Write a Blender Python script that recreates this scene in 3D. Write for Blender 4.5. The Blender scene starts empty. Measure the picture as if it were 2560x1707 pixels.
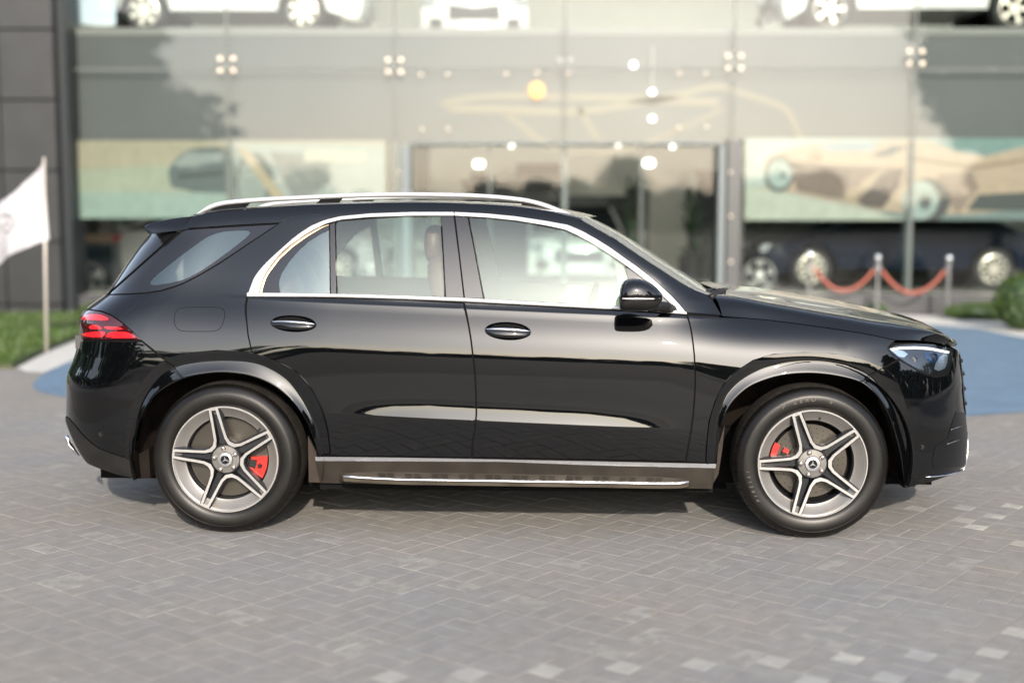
import bpy, bmesh, math, random
import numpy as np
from math import sin, cos, tan, atan, asin, radians, degrees, pi, sqrt, exp
from mathutils import Vector, Matrix
from mathutils.geometry import delaunay_2d_cdt
random.seed(7)

# ------------------------------------------------------------------ camera, light, exposure
SC = bpy.context.scene
COL = SC.collection
F = 3200.0; TH = radians(5.889); CH = 1.663            # focal length in photo pixels, pitch down, eye height
cam_d = bpy.data.cameras.new('camera'); cam = bpy.data.objects.new('camera', cam_d); COL.objects.link(cam)
cam_d.sensor_width = 36.0; cam_d.lens = 36.0 * F / 2560.0
cam.location = (0, 0, CH); cam.rotation_euler = (pi / 2 - TH, 0, 0)
cam_d.clip_start = 0.1; cam_d.clip_end = 2000
cam_d.dof.use_dof = True; cam_d.dof.focus_distance = 6.45; cam_d.dof.aperture_fstop = 0.75
SC.camera = cam

SUN_EL = radians(25.0); SUN_AZ = radians(7.0)           # azimuth measured from straight behind the camera towards the right
world = bpy.data.worlds.new('World'); SC.world = world; world.use_nodes = True
wn = world.node_tree; bg = wn.nodes['Background']
sky = wn.nodes.new('ShaderNodeTexSky'); sky.sky_type = 'NISHITA'; sky.sun_disc = False
sky.sun_elevation = SUN_EL
sky.altitude = 200; sky.air_density = 1.0; sky.dust_density = 2.3; sky.ozone_density = 2.0
sdir = Vector((sin(SUN_AZ) * cos(SUN_EL), -cos(SUN_AZ) * cos(SUN_EL), sin(SUN_EL)))   # towards the sun
sky.sun_rotation = math.atan2(sdir.x, sdir.y)
hs = wn.nodes.new('ShaderNodeHueSaturation'); hs.inputs['Saturation'].default_value = .60     # hazy, washed-out air
wn.links.new(sky.outputs[0], hs.inputs['Color']); wn.links.new(hs.outputs[0], bg.inputs[0]); bg.inputs[1].default_value = 0.15
sun_d = bpy.data.lights.new('sun', 'SUN'); sun = bpy.data.objects.new('sun', sun_d); COL.objects.link(sun)
sun_d.energy = 2.6; sun_d.angle = radians(.7); sun_d.color = (1.0, 0.88, 0.74)
sun.rotation_euler = (-sdir).to_track_quat('-Z', 'Y').to_euler()
SC.view_settings.view_transform = 'Standard'; SC.view_settings.look = 'None'
SC.view_settings.gamma = 1.0; SC.view_settings.exposure = 1.4
SC.cycles.use_denoising = True
SC.cycles.sample_clamp_indirect = 8.0
SC.cycles.transparent_max_bounces = 16
SC.cycles.max_bounces = 8

# ------------------------------------------------------------------ helpers
def tag(o, label=None, cat=None, group=None, kind=None):
    if label: o['label'] = label
    if cat: o['category'] = cat
    if group: o['group'] = group
    if kind: o['kind'] = kind
    return o
def empty(name, loc=(0, 0, 0), rz=0.0, label=None, cat=None, group=None):
    o = bpy.data.objects.new(name, None); COL.objects.link(o)
    o.empty_display_size = 0.2; o.location = loc; o.rotation_euler = (0, 0, rz)
    return tag(o, label, cat, group)
def link(name, me, mat, parent=None):
    o = bpy.data.objects.new(name, me); COL.objects.link(o)
    if mat is not None:
        for m in (mat if isinstance(mat, (list, tuple)) else [mat]): me.materials.append(m)
    if parent is not None: o.parent = parent
    return o
def smooth(me, on=True):
    me.polygons.foreach_set('use_smooth', [on] * len(me.polygons)); me.update()
def mesh(name, vs, fs, mat, parent=None, sm=False, normals=None):
    me = bpy.data.meshes.new(name); me.from_pydata([tuple(v) for v in vs], [], fs); me.update()
    if sm: smooth(me)
    if normals is not None:
        smooth(me); me.normals_split_custom_set_from_vertices([tuple(n) for n in normals])
    return link(name, me, mat, parent)
class MB:
    """collects shapes into one mesh"""
    def __init__(s): s.v = []; s.f = []; s.m = []
    def add(s, vs, fs, mi=0):
        n = len(s.v); s.v += [tuple(v) for v in vs]; s.f += [tuple(i + n for i in f) for f in fs]; s.m += [mi] * len(fs); return s
    def box(s, x0, x1, y0, y1, z0, z1, mi=0):
        v = [(x, y, z) for x in (x0, x1) for y in (y0, y1) for z in (z0, z1)]
        return s.add(v, [(0, 1, 3, 2), (4, 6, 7, 5), (0, 4, 5, 1), (2, 3, 7, 6), (0, 2, 6, 4), (1, 5, 7, 3)], mi)
    def tube(s, pts, r, n=10, caps=True, mi=0, flat=1.0, closed=False):
        pts = [Vector(p) for p in pts]; k = len(pts); vs = []
        rr = r if isinstance(r, (list, tuple)) else [r] * k
        for i, p in enumerate(pts):
            a = pts[i - 1] if (i or closed) else p; b = pts[(i + 1) % k] if (i < k - 1 or closed) else p
            t = (b - a).normalized(); up = Vector((0, 0, 1)) if abs(t.z) < .95 else Vector((0, 1, 0))
            e1 = t.cross(up).normalized(); e2 = e1.cross(t)
            for j in range(n):
                c = 2 * pi * j / n; vs.append(p + e1 * (cos(c) * rr[i] * flat) + e2 * (sin(c) * rr[i]))
        fs = [(i * n + j, i * n + (j + 1) % n, ((i + 1) % k) * n + (j + 1) % n, ((i + 1) % k) * n + j) for i in range(k if closed else k - 1) for j in range(n)]
        if caps and not closed: fs += [tuple(range(n))[::-1], tuple((k - 1) * n + j for j in range(n))]
        return s.add(vs, fs, mi)
    def lathe(s, prof, n=48, axis='y', c=(0, 0, 0), mi=0, a0=0, a1=2 * pi):
        """prof: (radius, height along the axis)"""
        full = abs(a1 - a0 - 2 * pi) < 1e-6; m = n if full else n + 1; vs = []
        for (r, h) in prof:
            for j in range(m):
                a = a0 + (a1 - a0) * j / n
                if axis == 'y': vs.append((c[0] + r * cos(a), c[1] + h, c[2] + r * sin(a)))
                elif axis == 'z': vs.append((c[0] + r * cos(a), c[1] + r * sin(a), c[2] + h))
                else: vs.append((c[0] + h, c[1] + r * cos(a), c[2] + r * sin(a)))
        fs = []
        for i in range(len(prof) - 1):
            for j in range(n):
                k = (j + 1) % m
                fs.append((i * m + j, i * m + k, (i + 1) * m + k, (i + 1) * m + j))
        return s.add(vs, fs, mi)
    def prism(s, poly, y0, y1, plane='xz', mi=0):
        """poly in a plane, extruded along the third axis"""
        def P(a, b, h): return (a, h, b) if plane == 'xz' else ((a, b, h) if plane == 'xy' else (h, a, b))
        n = len(poly); vs = [P(a, b, y0) for a, b in poly] + [P(a, b, y1) for a, b in poly]
        fs = [tuple(range(n)), tuple(range(2 * n - 1, n - 1, -1))] + [(i, (i + 1) % n + 0, (i + 1) % n + n, i + n) for i in range(n)]
        return s.add(vs, fs, mi)
    def blob(s, c, rx, ry, rz, n=12, m=8, mi=0, e=1.0):
        vs = []; P = lambda t: math.copysign(abs(t) ** e, t)
        for i in range(m + 1):
            a = -pi / 2 + pi * i / m
            for j in range(n):
                b = 2 * pi * j / n; vs.append((c[0] + rx * P(cos(a)) * P(cos(b)), c[1] + ry * P(cos(a)) * P(sin(b)), c[2] + rz * P(sin(a))))
        return s.add(vs, [(i * n + j, i * n + (j + 1) % n, (i + 1) * n + (j + 1) % n, (i + 1) * n + j) for i in range(m) for j in range(n)], mi)
    def build(s, name, mat, parent=None, sm=False, bevel=0.0, fix=True, auto=None):
        me = bpy.data.meshes.new(name); me.from_pydata(s.v, [], s.f)
        if any(s.m): me.polygons.foreach_set('material_index', s.m)
        if fix:
            b = bmesh.new(); b.from_mesh(me); bmesh.ops.remove_doubles(b, verts=b.verts, dist=1e-5); bmesh.ops.recalc_face_normals(b, faces=b.faces); b.to_mesh(me); b.free()
        me.update()
        if sm or bevel: smooth(me)
        if (sm and auto) or bevel: me.set_sharp_from_angle(angle=radians(auto or 35))
        o = link(name, me, mat, parent)
        if bevel:
            md = o.modifiers.new('bevel', 'BEVEL'); md.width = bevel; md.segments = 2; md.limit_method = 'ANGLE'; md.harden_normals = True
        return o
def crm(pts, n=6):
    out = []; m = len(pts)
    for i in range(m - 1):
        a, b, c, d = pts[max(0, i - 1)], pts[i], pts[i + 1], pts[min(m - 1, i + 2)]
        for j in range(n):
            t = j / n; out.append(.5 * ((2 * b) + (c - a) * t + (2 * a - 5 * b + 4 * c - d) * t * t + (3 * b - a - 3 * c + d) * t ** 3))
    out.append(pts[-1]); return out
# ---- photo measurement -> metres
def ray(px, py):
    a = (px - 1280) / F; b = (853.5 - py) / F
    return (a, cos(TH) + sin(TH) * b, -sin(TH) + cos(TH) * b)
def W(px, py, d):
    r = ray(px, py); t = d / r[1]; return Vector((r[0] * t, d, CH + r[2] * t))
def G(px, py, z=0.0):
    r = ray(px, py); t = (z - CH) / r[2]; return Vector((r[0] * t, r[1] * t, z))
# ---- car frame: x forward from the rear hub, y inwards from the near tyre face, z up
PSI = radians(2.2); OX, OY = -1.4702, 6.452; WB = 2.986; HUB = .3886
_c, _s = cos(PSI), sin(PSI); LOX, LOY = _c * -OX - _s * -OY, _s * -OX + _c * -OY
def LR(px, py):
    r = ray(px, py); return (_c * r[0] - _s * r[1], _s * r[0] + _c * r[1], r[2])
def L(px, py, yl):
    r = LR(px, py); t = (yl - LOY) / r[1]; return (LOX + t * r[0], CH + t * r[2])
def LV(px, py, yl):
    x, z = L(px, py, yl); return Vector((x, yl, z))

# ------------------------------------------------------------------ materials
MATS = {}
def pbr(name, col, rough=0.5, metal=0.0, spec=0.5, coat=0.0, coat_r=0.03, emit=None, es=0.0, alpha=1.0, noise=None, bump=None, ior=1.5, rvar=None):
    """noise=(scale, amount): colour variation; bump=(scale, strength, distance)"""
    m = bpy.data.materials.new(name); m.use_nodes = True; nt = m.node_tree; b = nt.nodes['Principled BSDF']
    b.inputs['Base Color'].default_value = (*col, 1); b.inputs['Roughness'].default_value = rough
    b.inputs['Metallic'].default_value = metal; b.inputs['Specular IOR Level'].default_value = spec
    b.inputs['Coat Weight'].default_value = coat; b.inputs['Coat Roughness'].default_value = coat_r; b.inputs['IOR'].default_value = ior
    if emit: b.inputs['Emission Color'].default_value = (*emit, 1); b.inputs['Emission Strength'].default_value = es
    if noise or bump or rvar:
        tc = nt.nodes.new('ShaderNodeTexCoord')
    if noise or rvar:
        tx = nt.nodes.new('ShaderNodeTexNoise'); tx.inputs['Scale'].default_value = (noise or rvar)[0]; tx.inputs['Detail'].default_value = 6
        nt.links.new(tc.outputs['Object'], tx.inputs['Vector'])
    if noise:
        a = noise[1]; mx = nt.nodes.new('ShaderNodeMix'); mx.data_type = 'RGBA'
        mx.inputs[6].default_value = (*[c * (1 - a) for c in col], 1); mx.inputs[7].default_value = (*[min(1, c * (1 + a)) for c in col], 1)
        rp = nt.nodes.new('ShaderNodeMapRange'); rp.inputs['From Min'].default_value = .3; rp.inputs['From Max'].default_value = .7
        nt.links.new(tx.outputs[0], rp.inputs[0]); nt.links.new(rp.outputs[0], mx.inputs[0]); nt.links.new(mx.outputs[2], b.inputs['Base Color'])
    if rvar:
        rp = nt.nodes.new('ShaderNodeMapRange'); rp.inputs['From Min'].default_value = .3; rp.inputs['From Max'].default_value = .7
        rp.inputs['To Min'].default_value = rvar[1]; rp.inputs['To Max'].default_value = rvar[2]
        nt.links.new(tx.outputs[0], rp.inputs[0]); nt.links.new(rp.outputs[0], b.inputs['Roughness'])
    if bump:
        t2 = nt.nodes.new('ShaderNodeTexNoise'); t2.inputs['Scale'].default_value = bump[0]; t2.inputs['Detail'].default_value = 8
        nt.links.new(tc.outputs['Object'], t2.inputs['Vector'])
        bp = nt.nodes.new('ShaderNodeBump'); bp.inputs['Strength'].default_value = bump[1]; bp.inputs['Distance'].default_value = bump[2]
        nt.links.new(t2.outputs[0], bp.inputs['Height']); nt.links.new(bp.outputs[0], b.inputs['Normal'])
    MATS[name] = m; return m
def thin_glass(name, tint, f0, gl=(1, 1, 1), rough=0.0, veil=0.0):
    """one sheet standing for a pane: straight transmission plus Schlick reflection, the same from both sides"""
    m = bpy.data.materials.new(name); m.use_nodes = True; nt = m.node_tree; nt.nodes.clear()
    N = nt.nodes.new; out = N('ShaderNodeOutputMaterial'); mix = N('ShaderNodeMixShader'); tr = N('ShaderNodeBsdfTransparent'); g = N('ShaderNodeBsdfGlossy')
    tr.inputs[0].default_value = (*tint, 1); g.inputs['Color'].default_value = (*gl, 1); g.inputs['Roughness'].default_value = rough
    ge = N('ShaderNodeNewGeometry'); dt = N('ShaderNodeVectorMath'); dt.operation = 'DOT_PRODUCT'
    nt.links.new(ge.outputs['Normal'], dt.inputs[0]); nt.links.new(ge.outputs['Incoming'], dt.inputs[1])
    def M(op, a, b=None, c=None):
        n = N('ShaderNodeMath'); n.operation = op
        for i, v in enumerate((a, b, c)):
            if v is None: continue
            if isinstance(v, (int, float)): n.inputs[i].default_value = v
            else: nt.links.new(v, n.inputs[i])
        return n.outputs[0]
    f = M('MULTIPLY_ADD', M('POWER', M('SUBTRACT', 1.0, M('ABSOLUTE', dt.outputs['Value'])), 5.0), 1 - f0, f0)
    nt.links.new(f, mix.inputs[0]); nt.links.new(tr.outputs[0], mix.inputs[1]); nt.links.new(g.outputs[0], mix.inputs[2])
    if veil:
        df = N('ShaderNodeBsdfDiffuse'); df.inputs[0].default_value = (.7, .68, .62, 1); m2 = N('ShaderNodeMixShader'); m2.inputs[0].default_value = veil
        nt.links.new(mix.outputs[0], m2.inputs[1]); nt.links.new(df.outputs[0], m2.inputs[2]); nt.links.new(m2.outputs[0], out.inputs[0])
    else: nt.links.new(mix.outputs[0], out.inputs[0])
    MATS[name] = m; return m
# ------------------------------------------------------------------ car materials
paint = pbr('black_paint', (.0012, .0014, .0018), .25, 0, .006, coat=1.0, coat_r=.012, ior=1.5); paint.node_tree.nodes['Principled BSDF'].inputs['Coat IOR'].default_value = 1.60
gloss = pbr('gloss_black', (.004, .004, .005), .04, 0, .6, bump=None)
pillar_m = pbr('pillar_gloss', (.006, .006, .007), .05, 0, .75)
matt = pbr('black_plastic', (.009, .0088, .0085), .5, 0, .3, noise=(9, .4), bump=(400, .25, .001))
dark = pbr('dark_void', (.004, .004, .004), .9, 0, .1)
sillm = pbr('sill_plastic', (.016, .013, .010), .45, 0, .3, noise=(6, .5)); dusty = pbr('dusty_plastic', (.050, .042, .032), .45, 0, .35, noise=(5, .5), bump=(300, .2, .001), rvar=None)
liner = pbr('dusty_liner', (.008, .006, .005), .95, 0, .1, noise=(4, .6))
trimalu = pbr('satin_trim', (.48, .48, .49), .32, .4, .6); chrome = pbr('chrome', (.86, .86, .87), .09, 1.0)
alu = pbr('satin_aluminium', (.83, .83, .85), .24, 1.0)
machined = pbr('machined_alloy', (.36, .355, .345), .30, .5, noise=(30, .06))
rimgrey = pbr('rim_grey', (.014, .015, .018), .32, .1, .3, coat=.12, coat_r=.1)
rimlip = pbr('rim_lip', (.18, .174, .165), .36, .45, .5, noise=(12, .08))
rubber = pbr('tyre_rubber', (.0032, .0027, .0022), .40, 0, .35, noise=(7, .6), bump=(120, .15, .002), rvar=None)
tread_m = pbr('tyre_tread', (.012, .010, .0075), .8, 0, .3, noise=(14, .5), bump=(90, .4, .003))
discm = pbr('brake_disc', (.075, .068, .058), .36, .8, noise=(6, .2))
redm = pbr('caliper_red', (.34, .014, .009), .3, 0, .5, coat=.5)
carglass = thin_glass('car_glass', (.76, .87, .83), .08, gl=(.92, 1.0, .97)); privacy = thin_glass('rear_glass', (.76, .87, .83), .19, gl=(.88, 1.0, .96))
darkglass = thin_glass('windscreen_glass', (.45, .54, .49), .10, gl=(.92, 1.0, .95), veil=.16)  # veil: pale diffuse layer in place of the bright sky reflection
lampglass = thin_glass('lamp_glass', (.85, .88, .9), .06)
redlens = pbr('red_lens', (.035, .003, .005), .04, 0, .6, coat=.5)
redlit = pbr('red_reflector', (.45, .008, .013), .2, 0, .5, coat=1.0, emit=(.8, .02, .03), es=.10)
leather = pbr('brown_leather', (.075, .040, .028), .5, 0, .4, noise=(20, .2))
trimgrey = pbr('cabin_trim', (.05, .05, .05), .8)

# ------------------------------------------------------------------ the body surface: y = f(x, z), one analytic sheet per side
YC = .955                                                   # centre plane
ZT = np.arange(-.2, 2.1, .001)
def slopes(tab):
    z = [t[0] for t in tab]; s = [tan(radians(t[1])) for t in tab]
    c = np.cumsum(np.interp(ZT, z, s)) * .001; return c - np.interp(.84, ZT, c)
up = [(.84, 1.2), (.90, 2.4), (.925, 3.9), (.945, 6), (.97, 9), (1.0, 13), (1.04, 17), (1.08, 19.5), (1.115, 20), (1.138, 14), (1.147, 8), (1.150, 33), (1.172, 33), (1.178, 13), (1.3, 16), (1.5, 20), (1.62, 24), (1.75, 34)]
T_door = slopes([(-.2, -12), (.2, -12), (.45, -9), (.588, -6), (.594, 14), (.62, 10.5), (.645, 6.5), (.665, 3), (.72, .5), (.78, .5)] + up)
T_low = slopes([(-.2, -12), (.2, -12), (.45, -6), (.6, -1), (.7, 1)] + up)
T_fend = slopes([(-.2, -12), (.2, -10), (.45, -4), (.6, 0), (.75, 2), (.84, 4), (.91, 6), (.96, 11), (1.0, 16), (1.05, 24), (1.08, 32), (1.13, 42), (1.2, 50), (1.4, 60), (1.75, 60)])
T_quar = slopes([(-.2, -12), (.2, -10), (.45, -4), (.6, 0), (.75, 2), (.84, 5), (.92, 9), (.97, 13), (1.01, 19), (1.06, 25), (1.12, 30), (1.17, 26), (1.25, 21), (1.5, 23), (1.62, 25), (1.75, 34)])
def sst(a, b, x):
    t = min(1.0, max(0.0, (x - a) / (b - a))); return t * t * (3 - 2 * t)
ROOFPX = [(453, 541), (479, 540), (514, 532), (560, 527), (622, 522), (700, 517), (780, 513), (860, 511), (940, 508.5), (1033, 507), (1120, 508), (1216, 512), (1280, 516), (1325, 521.5), (1380, 531), (1435, 544), (1453, 549), (1486, 568), (1515, 584), (1545, 602), (1580, 626), (1618, 651.5), (1664, 681), (1700, 704), (1737, 726), (1766, 736), (1777, 739)]
_rp = [L(p[0], p[1], .30) for p in ROOFPX]
RX = [p[0] for p in _rp]; RZ = [p[1] for p in _rp]
_tb = np.interp
def Y0(x, z):
    zp = z + .04 * (x - 1.5); i = (zp + .2) / .001; k = int(i); f = i - k
    if k < 0: k, f = 0, 0
    if k > 2296: k, f = 2296, 1
    def g(T): return T[k] * (1 - f) + T[k + 1] * f
    wd = sst(.36, 1.10, x) * (1 - sst(1.75, 2.56, x)); d = wd * g(T_door) + (1 - wd) * g(T_low)
    wf = sst(2.2, 2.75, x); wq = 1 - sst(-.15, .55, x)
    y = d * (1 - wf - wq) + wf * g(T_fend) + wq * g(T_quar)
    y += .014 * ((x - 1.4) / 1.6) ** 2 + .028
    if z > 1.2:
        zt = RZ[-1] if x > RX[-1] else float(_tb(x, RX, RZ)); e = 1 - (zt - z) / .07
        if e > 0: y += .018 * e * e
    return y
NR, AR, NF, AF = 2.7, .55, 2.5, .80
REARPX = [(377, 582), (352, 610), (325, 648), (297, 690), (269, 732), (240, 752), (219, 768), (205, 779), (198, 800), (196, 845), (190, 878), (179, 911), (168, 933), (165, 959), (165, 1000), (164, 1045), (168, 1060), (178, 1085), (190, 1110), (205, 1135), (223, 1160)]
FRONTPX = [(2391, 858), (2396, 868), (2399, 890), (2403, 915), (2407, 948), (2410, 995), (2413, 1028), (2417, 1072), (2420, 1101), (2420, 1130), (2417, 1155), (2409, 1175), (2395, 1185)]
def solve(pts, rear):
    out = []
    for (px, py) in pts:
        best = None; r = LR(px, py)
        for k in range(1, 96):
            y = k * .01; t = (y - LOY) / r[1]; x = LOX + t * r[0]; z = CH + t * r[2]; p = Y0(x, z)
            e = (y - p) / (YC - p)
            if e < 0: continue
            n = NR if rear else NF; a = AR if rear else AF; u = (1 - (1 - min(e, 1)) ** n) ** (1 / n)
            q = x - a + a * u if rear else x + a - a * u
            if best is None or (q > best[0] if rear else q < best[0]): best = (q, z)
        out.append((best[1], best[0]))
    out.sort(); return [o[0] for o in out], [o[1] for o in out]
RZs, RXs = solve(REARPX, True); FZs, FXs = solve(FRONTPX, False)
def smooth_curve(zs, xs):
    g = np.arange(0, 1.9, .01); v = np.interp(g, zs, xs); k = np.exp(-(np.arange(-5, 6) / 1.7) ** 2); k /= k.sum()
    return g, np.convolve(np.pad(v, 5, 'edge'), k, 'valid')
RG, RV = smooth_curve(RZs, RXs); FG, FV = smooth_curve(FZs, FXs)
def XR(z): return float(np.interp(z, RG, RV))
def XF(z): return float(np.interp(z, FG, FV))
def surf(q, z, off=0.0):
    """q in [-1,0] rear corner, [0,1] flank, [1,2] front corner -> point on the body"""
    xr, xf = XR(z), XF(z); a, b = xr + AR, xf - AF
    if q < 0:
        t = min(1, -q) * pi / 2; u = sin(t) ** (2 / NR); e = 1 - cos(t) ** (2 / NR); x = a - AR * u
    elif q > 1:
        t = min(1, q - 1) * pi / 2; u = sin(t) ** (2 / NF); e = 1 - cos(t) ** (2 / NF); x = b + AF * u
    else: x = a + q * (b - a); e = 0
    p = Y0(x, z); y = p + e * (YC - p)
    return Vector((x, y, z))
def nrm(q, z):
    h = .004; d = surf(min(2, q + h), z) - surf(max(-1, q - h), z); w = surf(q, z + .0012) - surf(q, z - .0012)
    n = d.cross(w)
    if n.length < 1e-12: return Vector((0, -1, 0))
    n.normalize(); return n
def x2q(x, z):
    xr, xf = XR(z), XF(z); a, b = xr + AR, xf - AF
    if x < a: return -min(1, asin(min(1, ((a - x) / AR)) ** (NR / 2)) / (pi / 2))
    if x > b: return 1 + min(1, asin(min(1, ((x - b) / AF)) ** (NF / 2)) / (pi / 2))
    return (x - a) / (b - a)
def Yx(x, z):
    xr, xf = XR(z), XF(z); a, b = xr + AR, xf - AF; e = 0
    if x < a:
        u = (a - x) / AR
        if u >= 1: return 9
        e = 1 - (1 - u ** NR) ** (1 / NR)
    elif x > b:
        u = (x - b) / AF
        if u >= 1: return 9
        e = 1 - (1 - u ** NF) ** (1 / NF)
    p = Y0(x, z); return p + e * (YC - p)
def cast(px, py):
    """photo point -> (q, z) on the body sheet; points beyond the outline go to the centre plane"""
    r = LR(px, py)
    def P(y): t = (y - LOY) / r[1]; return LOX + t * r[0], CH + t * r[2]
    prev = -.15
    for k in range(1, 112):
        y = -.15 + k * .01; x, z = P(y)
        if y >= Yx(x, z):
            lo, hi = prev, y
            for _ in range(14):
                m = (lo + hi) / 2; x, z = P(m)
                if m >= Yx(x, z): hi = m
                else: lo = m
            x, z = P(hi); return x2q(x, z), z
        prev = y
    x, z = P(.6); return (-1.0 if px < 1000 else 2.0), z
def dense(poly, step=9, closed=True):
    out = []; n = len(poly)
    for i in range(n if closed else n - 1):
        a, b = poly[i], poly[(i + 1) % n]; k = max(1, int(math.hypot(b[0] - a[0], b[1] - a[1]) / step))
        out += [(a[0] + (b[0] - a[0]) * j / k, a[1] + (b[1] - a[1]) * j / k) for j in range(k)]
    if not closed: out.append(poly[-1])
    return out
def round_poly(poly, it=2):
    for _ in range(it):
        o = []; n = len(poly)
        for i in range(n):
            a, b = poly[i], poly[(i + 1) % n]; o += [(a[0] * .75 + b[0] * .25, a[1] * .75 + b[1] * .25), (a[0] * .25 + b[0] * .75, a[1] * .25 + b[1] * .75)]
        poly = o
    return poly
def pip(pts, poly):
    x, y = pts[:, 0], pts[:, 1]; ins = np.zeros(len(pts), bool); n = len(poly); p = np.array(poly)
    for i in range(n):
        x1, y1 = p[i]; x2, y2 = p[(i + 1) % n]
        if y1 == y2: continue
        c = ((y1 > y) != (y2 > y)) & (x < (x2 - x1) * (y - y1) / (y2 - y1) + x1); ins ^= c
    return ins
QS = 3.4
def shrink(loop, d):
    n = len(loop); ar = sum(loop[i][0] * loop[(i + 1) % n][1] - loop[(i + 1) % n][0] * loop[i][1] for i in range(n)); sg = 1 if ar > 0 else -1; out = []
    for i in range(n):
        a, b, c = loop[i - 1], loop[i], loop[(i + 1) % n]
        d1 = Vector((b[0] - a[0], b[1] - a[1])); d2 = Vector((c[0] - b[0], c[1] - b[1]))
        if d1.length < 1e-9 or d2.length < 1e-9: out.append(b); continue
        n1 = Vector((-d1.y, d1.x)).normalized() * sg; n2 = Vector((-d2.y, d2.x)).normalized() * sg; m = n1 + n2
        if m.length < .3: out.append(b); continue
        m.normalize(); s = d / max(.5, m.dot(n1)); out.append((b[0] + m.x * s, b[1] + m.y * s))
    return out
ROWS = sorted(set([round(.10 + .024 * i, 4) for i in range(70)] + [.588, .5905, .594, .600, 1.142, 1.1455, 1.1475, 1.150, 1.154, 1.172, 1.1755, 1.178]))
def sheet(loops, holes=(), gap=0.0, off=0.0, step=.024, curve=None, rows=ROWS):
    """triangulated patch of the body sheet inside the loops of (q, z); returns verts, faces, normals"""
    S = lambda l: [(q * QS, z) for q, z in l]
    outer = [S(l) for l in loops]; inner = [S(l) for l in holes]
    if gap: outer = [shrink(l, gap) for l in outer]
    pts = []; edges = []
    for l in outer + inner:
        l2 = []
        for p in l:
            if not l2 or (abs(p[0] - l2[-1][0]) + abs(p[1] - l2[-1][1])) > 1e-5: l2.append(p)
        if abs(l2[0][0] - l2[-1][0]) + abs(l2[0][1] - l2[-1][1]) < 1e-5: l2.pop()
        n0 = len(pts); pts += l2; edges += [(n0 + i, n0 + (i + 1) % len(l2)) for i in range(len(l2))]
    xs = [p[0] for p in pts]; zs = [p[1] for p in pts]; g = []
    qv = [i / 24 - 1 for i in range(24)] if True else []
    qs = [-(1 - i / 26) for i in range(26)] + [i * step / QS for i in range(int(QS / step) + 1)] + [1 + i / 30 for i in range(1, 31)]
    for q in qs:
        X = q * QS
        if X < min(xs) or X > max(xs): continue
        x = surf(q, 1.0).x if 0 <= q <= 1 else (-.4 if q < 0 else 3.1)
        for zp in rows:
            z = zp - .04 * (min(3.1, max(-.4, x)) - 1.5)
            if min(zs) < z < max(zs): g.append((X, z))
    if g:
        ga = np.array(g); ok = np.zeros(len(ga), bool)
        for l in outer: ok |= pip(ga, l)
        for l in inner: ok &= ~pip(ga, l)
        B = np.array(pts)
        keep = [tuple(p) for p in ga[ok] if np.min(np.abs(B[:, 0] - p[0]) + np.abs(B[:, 1] - p[1])) > .006]
    else: keep = []
    r = delaunay_2d_cdt([Vector(p) for p in pts + keep], edges, [], 0, 1e-6)
    V, T = r[0], r[2]; cen = np.array([[(V[a].x + V[b].x + V[c].x) / 3, (V[a].y + V[b].y + V[c].y) / 3] for a, b, c in T])
    ok = np.zeros(len(cen), bool)
    for l in outer: ok |= pip(cen, l)
    for l in inner: ok &= ~pip(cen, l)
    T = [t for t, k in zip(T, ok) if k]; used = sorted({i for t in T for i in t}); mp = {u: i for i, u in enumerate(used)}
    vs = []; ns = []
    for u in used:
        q, z = max(-1, min(2, V[u].x / QS)), V[u].y; n = nrm(q, z); p = surf(q, z)
        vs.append(p + n * off if abs(off) > 0 else p); ns.append(n)
    fs = []
    for t in T:
        a, b, c = (mp[i] for i in t); nn = (vs[b] - vs[a]).cross(vs[c] - vs[a])
        fs.append((a, b, c) if nn.dot(ns[a]) >= 0 else (a, c, b))
    return vs, fs, ns
def cl(pxs, step=9, rnd=0):
    if rnd: pxs = round_poly(pxs, rnd)
    return [cast(*p) for p in dense(pxs, step)]
def panel(name, pxs, mat, parent, gap=.0035, off=0.0, holes=(), rnd=0, step=9):
    v, f, n = sheet([cl(pxs, step, rnd)], [cl(h, step) for h in holes], gap, off)
    return mesh(name, v, f, mat, parent, normals=n)
def sp(px, py, off=0.0):
    q, z = cast(px, py); return surf(q, z) + nrm(q, z) * off
def resample(pts, n):
    d = [0]
    for a, b in zip(pts, pts[1:]): d.append(d[-1] + math.hypot(b[0] - a[0], b[1] - a[1]))
    o = []
    for i in range(n):
        t = d[-1] * i / (n - 1); o.append((float(np.interp(t, d, [p[0] for p in pts])), float(np.interp(t, d, [p[1] for p in pts]))))
    return o
def ribbon(name, A, B, mat, parent, n=60, prof=((0, 0), (.1, .5), (.3, .9), (.5, 1), (.7, .9), (.9, .5), (1, 0)), h=.004, base=.001, onbody=True):
    """strip between two photo lines on the body, raised by the profile"""
    A, B = resample(A, n), resample(B, n); vs = []; k = len(prof)
    for a, b in zip(A, B):
        for (t, r) in prof: vs.append(sp(a[0] + (b[0] - a[0]) * t, a[1] + (b[1] - a[1]) * t, base + r * h))
    fs = [(i * k + j, i * k + j + 1, (i + 1) * k + j + 1, (i + 1) * k + j) for i in range(n - 1) for j in range(k - 1)]
    m = MB().add(vs, fs)
    o = m.build(name, mat, parent, sm=True, fix=False)
    me = o.data
    p = me.polygons[len(me.polygons) // 2]
    if p.normal.y > 0: me.flip_normals()
    return o

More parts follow.
